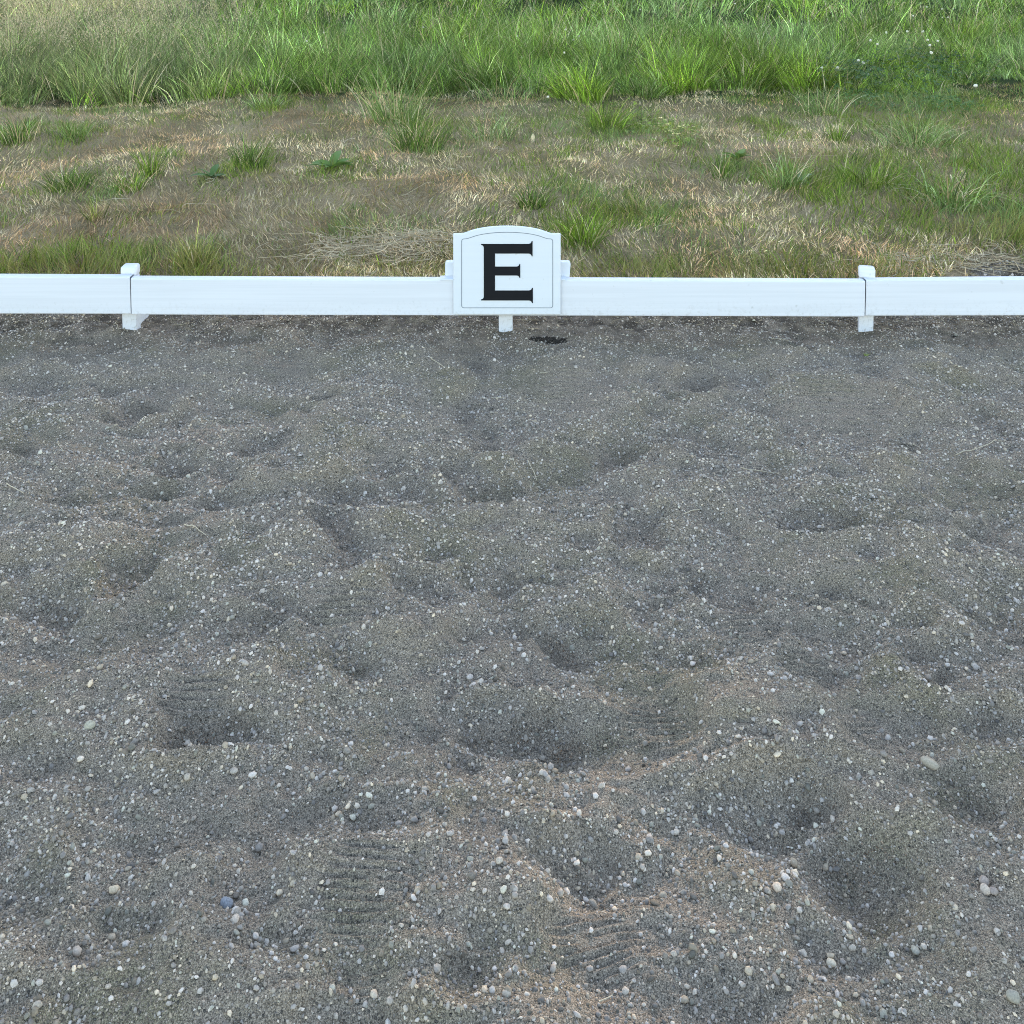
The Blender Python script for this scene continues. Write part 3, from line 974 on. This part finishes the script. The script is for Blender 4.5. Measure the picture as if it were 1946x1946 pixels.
# flowering stems with loose beige panicles
def panicles(n, pick):
    y = rng.uniform(9.3, 24, n * 6)
    x = rng.uniform(-1, 1, n * 6) * (0.54 * y + .6)
    u = x / y * F + W / 2
    k = (y > meadow_edge(x) + 0.2) & (rng.random(n * 6) < pick(u, y))
    x, y = x[k][:n], y[k][:n]
    n = len(x)
    P = np.stack([x, y, h_field(x, y)], 1)
    hh = rng.uniform(.48, .78, n)
    az, ln = rng.uniform(0, 6.28, n), np.abs(rng.normal(.12, .1, n))
    wv = 0.0030 * (1 + (y - 9) * 0.07)
    ps = [blades_np(P, hh, wv, az, ln, rng.uniform(0, .3, n), 2, mixcol(n, [(.34, .28, .18), (.25, .24, .12)]))]
    m = 12
    top = P + np.stack([np.cos(az) * np.sin(ln) * hh, np.sin(az) * np.sin(ln) * hh, np.cos(ln) * hh], 1)
    T = np.repeat(top, m, 0)
    t = np.tile(np.linspace(0, 1, m), n)
    sp = 0.045 * (0.3 + t)
    T = T + np.stack([rng.normal(0, 1, n * m) * sp, rng.normal(0, 1, n * m) * sp, -t * 0.16 + 0.03], 1)
    ps.append(blades_np(T, rng.uniform(.014, .034, n * m), np.repeat(wv, m) * 2.2, rng.uniform(0, 6.28, n * m), rng.uniform(0, 1.6, n * m), np.zeros(n * m), 1,
              mixcol(n * m, [(.70, .52, .30), (.58, .41, .24), (.76, .60, .38)])))
    return join(ps)
V, Fc, C = join([panicles(3600, lambda u, y: smooth(560, 240, u) * 0.9 + 0.014), panicles(450, lambda u, y: 0.3 + 0 * u)])
tag(obj('seed_heads', mesh_np('seed_heads', V, Fc, C, False), M_DRY), 'haze of beige flowering grass heads above the meadow', 'grass seed heads', None, 'stuff')

# ------------------------------------------------------------------ single tufts on the verge
TUFTS = [  # pixel of the base, width, height in pixels, palette, droop, blades, label
    (752, 236, 150, 105, 'B', .9, 210, 'tallest blue-green grass tuft, standing at the meadow edge left of centre'),
    (790, 292, 120, 78, 'G', .8, 170, 'dense green grass tuft directly in front of the tallest tuft'),
    (962, 192, 220, 78, 'B', 1.9, 90, 'wide clump of long arching blades at the meadow edge above the sign'),
    (935, 264, 110, 66, 'B', 1.2, 90, 'silvery green tuft with bent blades above the left of the sign'),
    (1566, 216, 105, 66, 'B', 1.6, 90, 'pale arching tuft below the clover at the meadow edge'),
    (1742, 282, 170, 68, 'B', 1.5, 140, 'broad arching tuft in the mown verge below the clover, far right'),
    (1805, 398, 150, 92, 'B', 1.6, 110, 'arching green tuft nearest the fence on the right'),
    (1492, 362, 95, 62, 'B', .9, 130, 'blue-green tuft standing above the right fence post'),
    (1652, 352, 170, 46, 'Y', .9, 170, 'low wide yellow-green tuft right of the blue-green one'),
    (1105, 464, 95, 62, 'Y', 1.0, 130, 'bright green tuft just right of the sign top'),
    (474, 318, 84, 56, 'G', .8, 130, 'fan-shaped green tuft above and right of the left post'),
    (288, 334, 42, 52, 'Y', .5, 60, 'narrow upright bright green tuft left of the fan-shaped tuft'),
    (132, 352, 110, 46, 'G', .9, 130, 'dark green spreading tuft on the left of the verge'),
    (30, 278, 76, 46, 'G', .7, 110, 'green tuft cut by the left edge of the picture'),
    (142, 270, 72, 36, 'B', .9, 90, 'soft bluish tuft right of the one at the left edge'),
    (246, 358, 76, 42, 'Y', .8, 90, 'loose green tuft just below the narrow upright one'),
    (506, 216, 86, 36, 'B', .9, 90, 'small bluish tuft near the meadow edge, upper left'),
    (178, 424, 42, 32, 'O', .6, 50, 'tiny green tuft in the brown grass above the left post'),
    (1012, 398, 76, 46, 'G', .8, 90, 'green tuft right above the sign'),
    (1372, 338, 46, 56, 'G', .6, 50, 'thin upright tuft between the clover patch and the right post'),
    (1592, 266, 48, 40, 'Y', .5, 60, 'small stiff yellow-green tuft in the mown verge, right of centre'),
    (1215, 395, 100, 40, 'O', .8, 90, 'olive tuft in the verge right of the bright tuft by the sign'),
    (372, 512, 86, 60, 'O', .6, 110, 'yellowish tuft behind the rail right of the left post'),
    (1150, 240, 120, 56, 'Y', 1.0, 130, 'leafy green tuft between the silvery tuft and the clover patch')]
PAL = {'B': BLUEG, 'G': GREEN, 'Y': BRIGHT, 'O': OLIVE}
def tuft(px, py, w, h, pal, droop, nb, label):
    p = on(px, py)
    sc = F / (p[1] + 0.1)
    r, hm = w / sc / 2 * 1.1, h / sc * 1.12
    nb = int(nb * 1.5)
    a, q = rng.uniform(0, 6.28, nb), np.sqrt(rng.random(nb))
    Pb = np.stack([np.cos(a) * q * r * .62 + rng.normal(0, .1, nb) * r, np.sin(a) * q * r * .5 + rng.normal(0, .1, nb) * r, np.zeros(nb)], 1)
    Pb[:, 2] = h_field(Pb[:, 0] + p[0], Pb[:, 1] + p[1]) - h_field(p[:1], p[1:2])[0] - .005
    lean = q * rng.uniform(.15, .95, nb) * (0.5 + 0.5 * min(1.6, r / hm))
    hh = hm * rng.uniform(.35, 1.25, nb) * (1 + 0.25 * droop)
    c = mixcol(nb, PAL[pal], .40) * .9
    c = np.where((rng.random(nb) < .14)[:, None], mixcol(nb, DRY), c)
    wd_ = rng.uniform(.0035, .0085, nb)
    V, Fc, C = blades_np(Pb, hh, wd_, a + rng.normal(0, 1.0, nb), lean, rng.uniform(.3, 1.6, nb) * droop, 6, c)
    o = obj('grass_tuft', mesh_np('grass_tuft', V, Fc, C, True), M_BLADE, None, (p[0], p[1], h_field(p[:1], p[1:2])[0]))
    tag(o, label, 'grass tuft', 'grass tufts on the mown verge')
for t in TUFTS:
    tuft(*t)

# ------------------------------------------------------------------ clover patches, rosettes
def clover_patch(spots, nleaf, z0, z1, size, cols, label):
    c0 = on(*spots[0][:2])
    pts = []
    for px, py, rx, ry in spots:
        cx, cy, ax, ay = ell(px, py, rx, ry)
        n = nleaf // len(spots)
        a, q = rng.uniform(0, 6.28, n), np.sqrt(rng.random(n))
        pts.append(np.stack([cx + np.cos(a) * q * ax, cy + np.sin(a) * q * ay], 1))
    xy = np.concatenate(pts)
    n = len(xy)
    zc = h_field(xy[:, 0], xy[:, 1]) + rng.uniform(z0, z1, n)
    col = mixcol(n, cols, .2)
    V, Fc, C = [], [], []
    tilt = rng.normal(0, .35, (n, 2))
    rot = rng.uniform(0, 6.28, n)
    sz = rng.uniform(.75, 1.25, n) * size
    i = 0
    lobes = [(0, 0), (.45, .38), (.85, .42), (1.05, .16), (.98, 0), (1.05, -.16), (.85, -.42), (.45, -.38)]
    for k in range(n):
        for l in range(3):
            th = rot[k] + l * 2.0944
            for (u, v) in lobes:
                X, Y = (u * math.cos(th) - v * math.sin(th)) * sz[k], (u * math.sin(th) + v * math.cos(th)) * sz[k]
                V.append((xy[k, 0] + X - c0[0], xy[k, 1] + Y - c0[1], zc[k] + X * tilt[k, 0] + Y * tilt[k, 1] + 0.12 * abs(v) * sz[k]))
                C.append(col[k])
            Fc += [(i, i + 1, i + 4), (i + 1, i + 2, i + 3), (i + 1, i + 3, i + 4), (i, i + 4, i + 7), (i + 7, i + 4, i + 5), (i + 7, i + 5, i + 6)]
            i += 8
    root = thing('clover_patch', (c0[0], c0[1], 0), label, 'clover', 'clover patches')
    obj('leaves', mesh_np('leaves', V, Fc, np.array(C), True), M_LEAF, root)['kind'] = 'stuff'
    P = np.stack([xy[:, 0] - c0[0], xy[:, 1] - c0[1], h_field(xy[:, 0], xy[:, 1])], 1)
    sv, sf, scol = blades_np(P, zc - P[:, 2], np.full(n, .0022), rot, np.zeros(n), np.zeros(n), 1, mixcol(n, GREEN))
    obj('stems', mesh_np('stems', sv, sf, scol, False), M_BLADE, root)['kind'] = 'stuff'

clover_patch([(1235, 248, 62, 34), (1195, 225, 40, 26), (1290, 258, 36, 24)], 330, .02, .07, .016, BRIGHT, 'yellow-green clover patch in a spot of sunlight on the verge')
clover_patch([(1690, 165, 110, 26), (1600, 170, 60, 20), (1780, 150, 90, 22), (1700, 120, 100, 22)], 1500, .05, .30, .018,
             [(.05, .10, .025), (.07, .14, .03), (.04, .08, .025)], 'dark clover thicket with white flowers at the meadow edge, right')
clover_patch([(1720, 205, 110, 22), (1640, 195, 60, 18), (1800, 205, 50, 18)], 520, .02, .08, .016, [(.07, .15, .03), (.09, .18, .035)], 'bright green low clover spreading out in front of the dark thicket')

def leaf_mesh(L, w):
    n = 5
    V, Fc = [], []
    for k in range(n + 1):
        s = k / n
        ww = w * math.sin(math.pi * min(1, s * 0.86 + 0.12)) * 0.5 if k < n else 0.0004
        zz = L * (0.42 * s - 0.40 * s * s)
        V += [(L * s, -ww, zz + ww * .3), (L * s, 0, zz), (L * s, ww, zz + ww * .3)]
    for k in range(n):
        a = 3 * k
        Fc += [(a, a + 3, a + 4, a + 1), (a + 1, a + 4, a + 5, a + 2)]
    return np.array(V), Fc

def rosette(px, py, w, nleaf, c, label, stem=None):
    p = on(px, py)
    r = w / (F / p[1]) / 2
    root = thing('weed_rosette', (p[0], p[1], h_field(p[:1], p[1:2])[0] + .004), label, 'weed', 'broad-leaved weeds in the verge')
    V, Fc = leaf_mesh(r, r * .36)
    me = mesh_np('leaf', V, Fc, np.tile(np.array(c), (len(V), 1)))
    me.materials.append(M_LEAF)
    for k in range(nleaf):
        o = obj('leaf', me, None, root)
        o.rotation_euler = (rng.normal(0, .15), rng.uniform(-.55, .05), 6.283 * k / nleaf + rng.normal(0, .25))
        s = rng.uniform(.75, 1.15)
        o.scale = (s, s, s)
        o.location = (0, 0, .004 * (k % 3))
    if stem:
        n = 4
        P = np.zeros((n, 3))
        v, f, cc = blades_np(P, np.array([stem, stem * .8, stem * .55, stem * .4]), np.full(n, .004), np.array([3.4, 3.0, .4, 1.5]), np.full(n, .12), np.full(n, .15), 3, mixcol(n, [(.10, .09, .05)]))
        obj('stem', mesh_np('stem', v, f, cc), M_DRY, root)
rosette(630, 330, 92, 11, (.15, .23, .05), 'broad-leaved green weed with a thin dark stem above the middle rail', .42)
rosette(402, 342, 74, 9, (.11, .18, .045), 'flat dark green weed rosette left of the stemmed weed')
rosette(1402, 300, 70, 10, (.17, .26, .05), 'small leafy green weed on the verge right of centre')
rosette(1520, 352, 60, 9, (.22, .28, .15), 'grey-green weed at the foot of the blue-green tuft')
rosette(160, 108, 90, 10, (.10, .17, .09), 'pale broad-leaved weed among the tall grass at far left')

# ------------------------------------------------------------------ clover flowers
def flower_mesh():
    bm = bmesh.new()
    bmesh.ops.create_icosphere(bm, subdivisions=2, radius=1)
    for v in bm.verts:
        v.co *= 1 + rng.uniform(-.22, .22)
        v.co.z *= .9
    return bm_mesh('flower_head', bm)
FM = flower_mesh()
FM.materials.append(M_PETAL)
def stem_mesh():
    V, Fc, n = [], [], 4
    for k in range(2):
        for j in range(n):
            V.append((.0016 * math.cos(6.283 * j / n), .0016 * math.sin(6.283 * j / n), -k))
    for j in range(n):
        Fc.append((j, (j + 1) % n, n + (j + 1) % n, n + j))
    me = mesh_np('flower_stem', V, Fc)
    me.materials.append(M_STEM)
    return me
SM = stem_mesh()
ORD = ('leftmost second third fourth fifth sixth seventh eighth ninth tenth eleventh twelfth thirteenth fourteenth').split()
FL = {('white clover flower in the dark clover thicket at the meadow edge', 'clover flowers in the thicket'):
      [(1763, 76), (1782, 78), (1767, 86), (1754, 60), (1724, 60), (1654, 77), (1667, 84), (1631, 115), (1648, 140), (1562, 129), (1591, 129), (1770, 100), (1854, 163), (1684, 62), (1641, 119)],
      ('white clover flower in the tall grass along the top edge, right', 'clover flowers along the top edge'):
      [(1694, 19), (1791, 33), (1801, 33), (1790, 17), (1812, 17), (1761, 13), (1397, 7), (1217, 18), (1735, 30)],
      ('small white clover flower in the tall grass above the sign', 'clover flowers above the sign'):
      [(804, 52), (983, 69), (1090, 76), (1075, 56), (992, 109), (1059, 114), (1144, 149), (1041, 184), (1280, 158), (1072, 100), (1100, 68)],
      ('small white flower in the tall grass at upper left', 'white flowers at upper left'): [(80, 22), (615, 62), (583, 78), (245, 58)]}
for (lab, grp), lst in FL.items():
    for nth, (px, py) in enumerate(sorted(lst)):
        lab1 = 'rightmost ' + lab if nth == len(lst) - 1 else ORD[nth] + (' ' if nth == 0 else ' from left, ') + lab
        zt = .36 if py < 105 else (.22 if py < 135 else .10)
        p = on(px, py, zt)
        q = on(px, 150, 0)
        if p[1] < 9.0:
            p = at(px, py, 9.3)
        root = thing('clover_flower', (p[0], p[1], h_field(p[:1], p[1:2])[0]), lab1, 'flower', grp)
        ht = p[2] - root.location.z
        s = rng.uniform(.013, .019) * (1.08 if 'thicket' in lab else 0.95)
        f = obj('flower_head', FM, None, root, (0, 0, ht))
        f.scale = (s, s, s)
        f.rotation_euler = (rng.uniform(-.3, .3), rng.uniform(-.3, .3), rng.uniform(0, 6))
        st = obj('flower_stem', SM, None, root, (0, 0, ht - s * .6))
        st.scale = (1, 1, max(.02, ht - s * .6))

# ------------------------------------------------------------------ straw and small litter
def tube(pts, r, n=5):
    pts = [Vector(q) for q in pts]
    V, Fc = [], []
    for k, q in enumerate(pts):
        t = (pts[min(k + 1, len(pts) - 1)] - pts[max(k - 1, 0)]).normalized()
        a = t.orthogonal().normalized()
        b = t.cross(a)
        rr = r * (1 - .35 * k / len(pts))
        for j in range(n):
            V.append(q + a * rr * math.cos(6.283 * j / n) + b * rr * math.sin(6.283 * j / n))
    for k in range(len(pts) - 1):
        for j in range(n):
            Fc.append((k * n + j, k * n + (j + 1) % n, (k + 1) * n + (j + 1) % n, (k + 1) * n + j))
    return np.array([tuple(v) for v in V]), np.array(Fc)

STRAWS = [((110, 834), (123, 863), 'pale straw lying on the gravel below the left post'),
          ((350, 996), (392, 1010), 'thin straw on the gravel, halfway down on the left'),
          ((13, 934), (46, 945), 'thin straw close to the left edge of the gravel'),
          ((292, 770), (262, 805), 'curved straw in the small hollow below the left post'),
          ((456, 711), (445, 730), 'short straw on the gravel right of the left post'),
          ((1003, 868), (1020, 891), 'short bright straw on the gravel below the sign'),
          ((818, 686), (845, 706), 'thin dark-tipped straw left of the middle post'),
          ((934, 743), (956, 749), 'little pale straw a short way below the middle post'),
          ((1027, 703), (1040, 706), 'tiny pale straw right of the middle post'),
          ((1817, 849), (1892, 827), 'longest curved straw on the gravel near the right edge'),
          ((1408, 888), (1478, 876), 'long faint straw on the gravel below and left of the right post'),
          ((1351, 674), (1357, 696), 'short straw at the rim of a dark hollow left of the right post'),
          ((1466, 648), (1499, 641), 'fine straw just left of the foot of the right post'),
          ((1138, 1882), (1164, 1866), 'straw at the bottom edge near the tread marks'),
          ((219, 613), (225, 627), 'short straw beside the foot of the left post'),
          ((328, 631), (336, 640), 'tiny straw on the gravel right of the left post foot'),
          ((1300, 972), (1330, 958), 'thin bent straw beside the deep hollow'),
          ((1190, 878), (1225, 884), 'faint straw along the rim of the hollow below the sign')]
for a, b, lab in STRAWS:
    p, q = on(*a), on(*b)
    n = 7
    side = np.array([-(q - p)[1], (q - p)[0], 0]) * rng.uniform(-.05, .05)
    pts = []
    for k in range(n):
        s = k / (n - 1)
        w_ = p * (1 - s) + q * s + side * 4 * s * (1 - s)
        pts.append([w_[0], w_[1], 0])
    pts = np.array(pts)
    zg = h_ground(pts[:, 0], pts[:, 1])
    lin = np.polyval(np.polyfit(np.arange(n), zg, 1), np.arange(n))
    pts[:, 2] = np.maximum(zg, lin) + .004
    mid = pts[0].copy()
    v, f = tube(pts - mid, .0011 + .0004 * (p[1] > 2.5))
    tag(obj('straw', mesh_np('straw', v, f), M_STRAW, None, tuple(mid)), lab, 'straw', 'straws lying on the gravel')

# heap of cut hay left of the sign
def hay(spots, n, lab, zmax, kind=None):
    c0 = on(*spots[0][:2])
    VV, FF, CC, o = [], [], [], 0
    for k in range(n):
        px, py, rx, ry = spots[k % len(spots)]
        cx, cy, ax, ay = ell(px, py, rx, ry)
        x0, y0 = cx + rng.normal(0, .5) * ax, cy + rng.normal(0, .5) * ay
        if zmax > .03:
            y0 = max(y0, float(edge_y(np.array([x0]))[0]) + .22)
        a, L, cv = rng.uniform(0, 6.28), rng.uniform(.08, .30), rng.normal(0, 2.2)
        zc, dz = rng.uniform(.012, zmax) * (0.4 + 0.6 * rng.random()), rng.normal(0, .10)
        pts = []
        for j in range(6):
            s = j / 5
            pts.append([x0, y0, 0])
            pts[-1][2] = h_field(np.array([x0]), np.array([y0]))[0] + zc + dz * L * s * (1 - .6 * s)
            x0 += math.cos(a + cv * s) * L / 5
            y0 += math.sin(a + cv * s) * L / 5
        v, f = tube(np.array(pts) - np.array([c0[0], c0[1], 0]), rng.uniform(.0010, .0021), 3)
        VV.append(v); FF.append(f + o); o += len(v)
        CC.append(np.tile(mixcol(1, [(.70, .55, .34), (.56, .42, .25), (.78, .64, .44)]), (len(v), 1)))
    ob = obj('hay_strands', mesh_np('hay_strands', np.concatenate(VV), np.concatenate(FF), np.concatenate(CC)), M_DRY, None, (c0[0], c0[1], 0))
    tag(ob, lab, 'hay', None, kind)
hay([(735, 490, 85, 24), (800, 462, 70, 14), (690, 470, 60, 16), (640, 485, 60, 16)], 420, 'loose tangle of cut hay behind the rail, left of the sign', .07)
hay([(1720, 500, 90, 14), (1840, 500, 90, 12), (1900, 492, 60, 8)], 210, 'scattered pale hay behind the rail, right of the right post', .03, 'stuff')
hay([(1700, 300, 700, 130), (1100, 330, 700, 130), (500, 330, 500, 130)], 120, 'single pale hay strands scattered over the whole mown verge', .05, 'stuff')

# bits of straw, bark and hay caught below the rail
n = 900
x = rng.uniform(-2.9, 2.9, n)
y = 4.16 + np.abs(rng.normal(0.06, .10, n)) - 0.10 * (rng.random(n) < .25)
VV, FF, CC, o = [], [], [], 0
zz = h_ground(x, y)
for k in range(n):
    a, L = rng.uniform(0, 6.28), rng.uniform(.012, .06)
    p0 = np.array([x[k], y[k], zz[k] + .004])
    p1 = p0 + np.array([math.cos(a) * L, math.sin(a) * L, rng.uniform(-.002, .012)])
    v, f = tube([p0, (p0 + p1) / 2 + rng.normal(0, .003, 3), p1], rng.uniform(.0008, .0016), 3)
    VV.append(v); FF.append(f + o); o += len(v)
    CC.append(np.tile(mixcol(1, [(.40, .33, .22), (.20, .14, .09), (.30, .24, .16)]), (len(v), 1)))
tag(obj('straw_litter', mesh_np('straw_litter', np.concatenate(VV), np.concatenate(FF), np.concatenate(CC)), M_DRY), 'bits of straw and bark lying along the foot of the fence', 'litter', None, 'stuff')

# dark dug-up soil beside the middle post
def clod(px, py, w, h, ncr, lab):
    p = on(px, py)
    p[2] = h_arena(p[:1], p[1:2])[0]
    rw, rh = w / 459 / 2, h / 459 / 2 * 3
    V, Fc, o = [], [], 0
    for k in range(ncr):
        a, q = rng.uniform(0, 6.28), math.sqrt(rng.random())
        cx, cy = math.cos(a) * q * rw, math.sin(a) * q * rh
        r = rng.uniform(.003, .009) * (1.25 - q * .7)
        cz = h_arena(np.array([p[0] + cx]), np.array([p[1] + cy]))[0] - p[2] + r * .3
        bm = bmesh.new()
        bmesh.ops.create_icosphere(bm, subdivisions=1, radius=1)
        vs = np.array([tuple(v.co) for v in bm.verts]) * rng.uniform(.65, 1.3, (len(bm.verts), 1)) * r * np.array([[1.2, 1, .7]])
        fs = np.array([[v.index for v in f.verts] for f in bm.faces])
        bm.free()
        V.append(vs + np.array([cx, cy, cz])); Fc.append(fs + o); o += len(vs)
    ob = obj('soil_heap', mesh_np('soil_heap', np.concatenate(V), np.concatenate(Fc), None, False), M_SOIL, None, tuple(p))
    tag(ob, lab, 'soil')
clod(1040, 640, 76, 8, 130, 'black crumbly soil right of the middle post foot')
clod(1812, 628, 10, 3, 8, 'small dark clod right of the right post')

# cream dead leaf standing in the verge, curled leaf on the hay
def dead_leaf(px, py, s, c, lab, hz):
    p = on(px, py)
    V, Fc = leaf_mesh(s, s * .5)
    me = mesh_np('dead_leaf', V, Fc)
    o = obj('dead_leaf', me, mat_plain('dead_leaf', c, .7, .2, .2, 80), None, (p[0], p[1], h_field(p[:1], p[1:2])[0] + hz))
    o.rotation_euler = (.5, -1.1, 1.2)
    tag(o, lab, 'leaf')
dead_leaf(1011, 268, .07, (.66, .50, .28), 'cream dead leaf standing up in the verge above the sign', .01)
dead_leaf(985, 438, .045, (.55, .40, .22), 'curled tan leaf sticking up just behind the sign top', .05)

# small yellow-green seedling on the gravel
p = on(1645, 664)
n = 16
a = rng.uniform(0, 6.28, n)
V, Fc, C = blades_np(np.zeros((n, 3)), rng.uniform(.012, .028, n), rng.uniform(.004, .006, n), a, rng.uniform(.5, 1.2, n), rng.uniform(0, .5, n), 2, mixcol(n, [(.32, .32, .08), (.22, .27, .08)]))
tag(obj('seedling', mesh_np('seedling', V, Fc, C), M_BLADE, None, (p[0], p[1], h_arena(p[:1], p[1:2])[0])), 'tiny yellow-green seedling below the right post', 'seedling')

# ------------------------------------------------------------------ unseen trees placed across the meadow to shade the place
BEAMS = [((1280, 252), .09), ((1300, 1850), .09), ((880, 1960), .055), ((40, 40), 1.5), ((1540, 285), .06)]  # gaps cut through the leaves so sun reaches these spots
TY0, TY1 = 47.0, 55.0
S = np.array(to_sun)
axes = [(on(*q), r) for q, r in BEAMS]
def quads(P, size):
    n = len(P)
    a = rng.normal(0, 1, (n, 3)); a /= np.linalg.norm(a, axis=1)[:, None]
    b = rng.normal(0, 1, (n, 3)); b -= a * (a * b).sum(1)[:, None]; b /= np.linalg.norm(b, axis=1)[:, None]
    a, b = a * (size / 2)[:, None], b * (size / 2)[:, None]
    V = np.stack([P - a, P - b * .6, P + a, P + b * .6], 1).reshape(-1, 3)
    return V, np.arange(n * 4).reshape(-1, 4)
def beam_dist(P):
    d_ = np.full(len(P), 1e9)
    for (c, r) in axes:
        v = P - c
        d_ = np.minimum(d_, np.linalg.norm(v - np.outer(v @ S, S), axis=1) - r)
    return d_
n = 38000
P = np.stack([rng.uniform(-42, 42, n), rng.uniform(TY0, TY1, n), 23.5 * rng.random(n)], 1)
P = P[P[:, 2] < 18.5 + 5 * fbm(P[:, 0] * .15, P[:, 1] * .1, 99, 3)]
sz = rng.uniform(.9, 1.7, len(P))
k = beam_dist(P) > sz / 2
VL, FLq = [], []
v, f = quads(P[k], sz[k]); VL.append(v); FLq.append(f); off = len(v)
for (c, r) in axes:
    n = 4500
    s = (np.array([TY0]) + (TY1 - TY0) * rng.random(n) - c[1]) / S[1]
    ctr = c + s[:, None] * S
    aa, rr = rng.uniform(0, 6.28, n), np.sqrt(rng.random(n)) * (1.1 + r)
    Pq = ctr + np.stack([np.cos(aa) * rr, np.zeros(n), np.sin(aa) * rr], 1)
    szq = rng.uniform(.12, .3, n)
    kk = beam_dist(Pq) > szq * .35
    v, f = quads(Pq[kk], szq[kk]); VL.append(v); FLq.append(f + off); off += len(v)
for tx in np.arange(-40, 41, 5.5):
    v, f = tube([(tx, 51, -.3), (tx + .3, 50.8, 5), (tx + .1, 51, 13)], .28, 8)
    VL.append(v); FLq.append(f + off); off += len(v)
wood = obj('shade_trees', mesh_np('shade_trees', np.concatenate(VL), np.concatenate(FLq), np.array([[.06, .10, .03]]), False), M_LEAF)
tag(wood, 'unseen row of leafy trees placed across the meadow to shade the arena', 'trees', None, 'stuff')
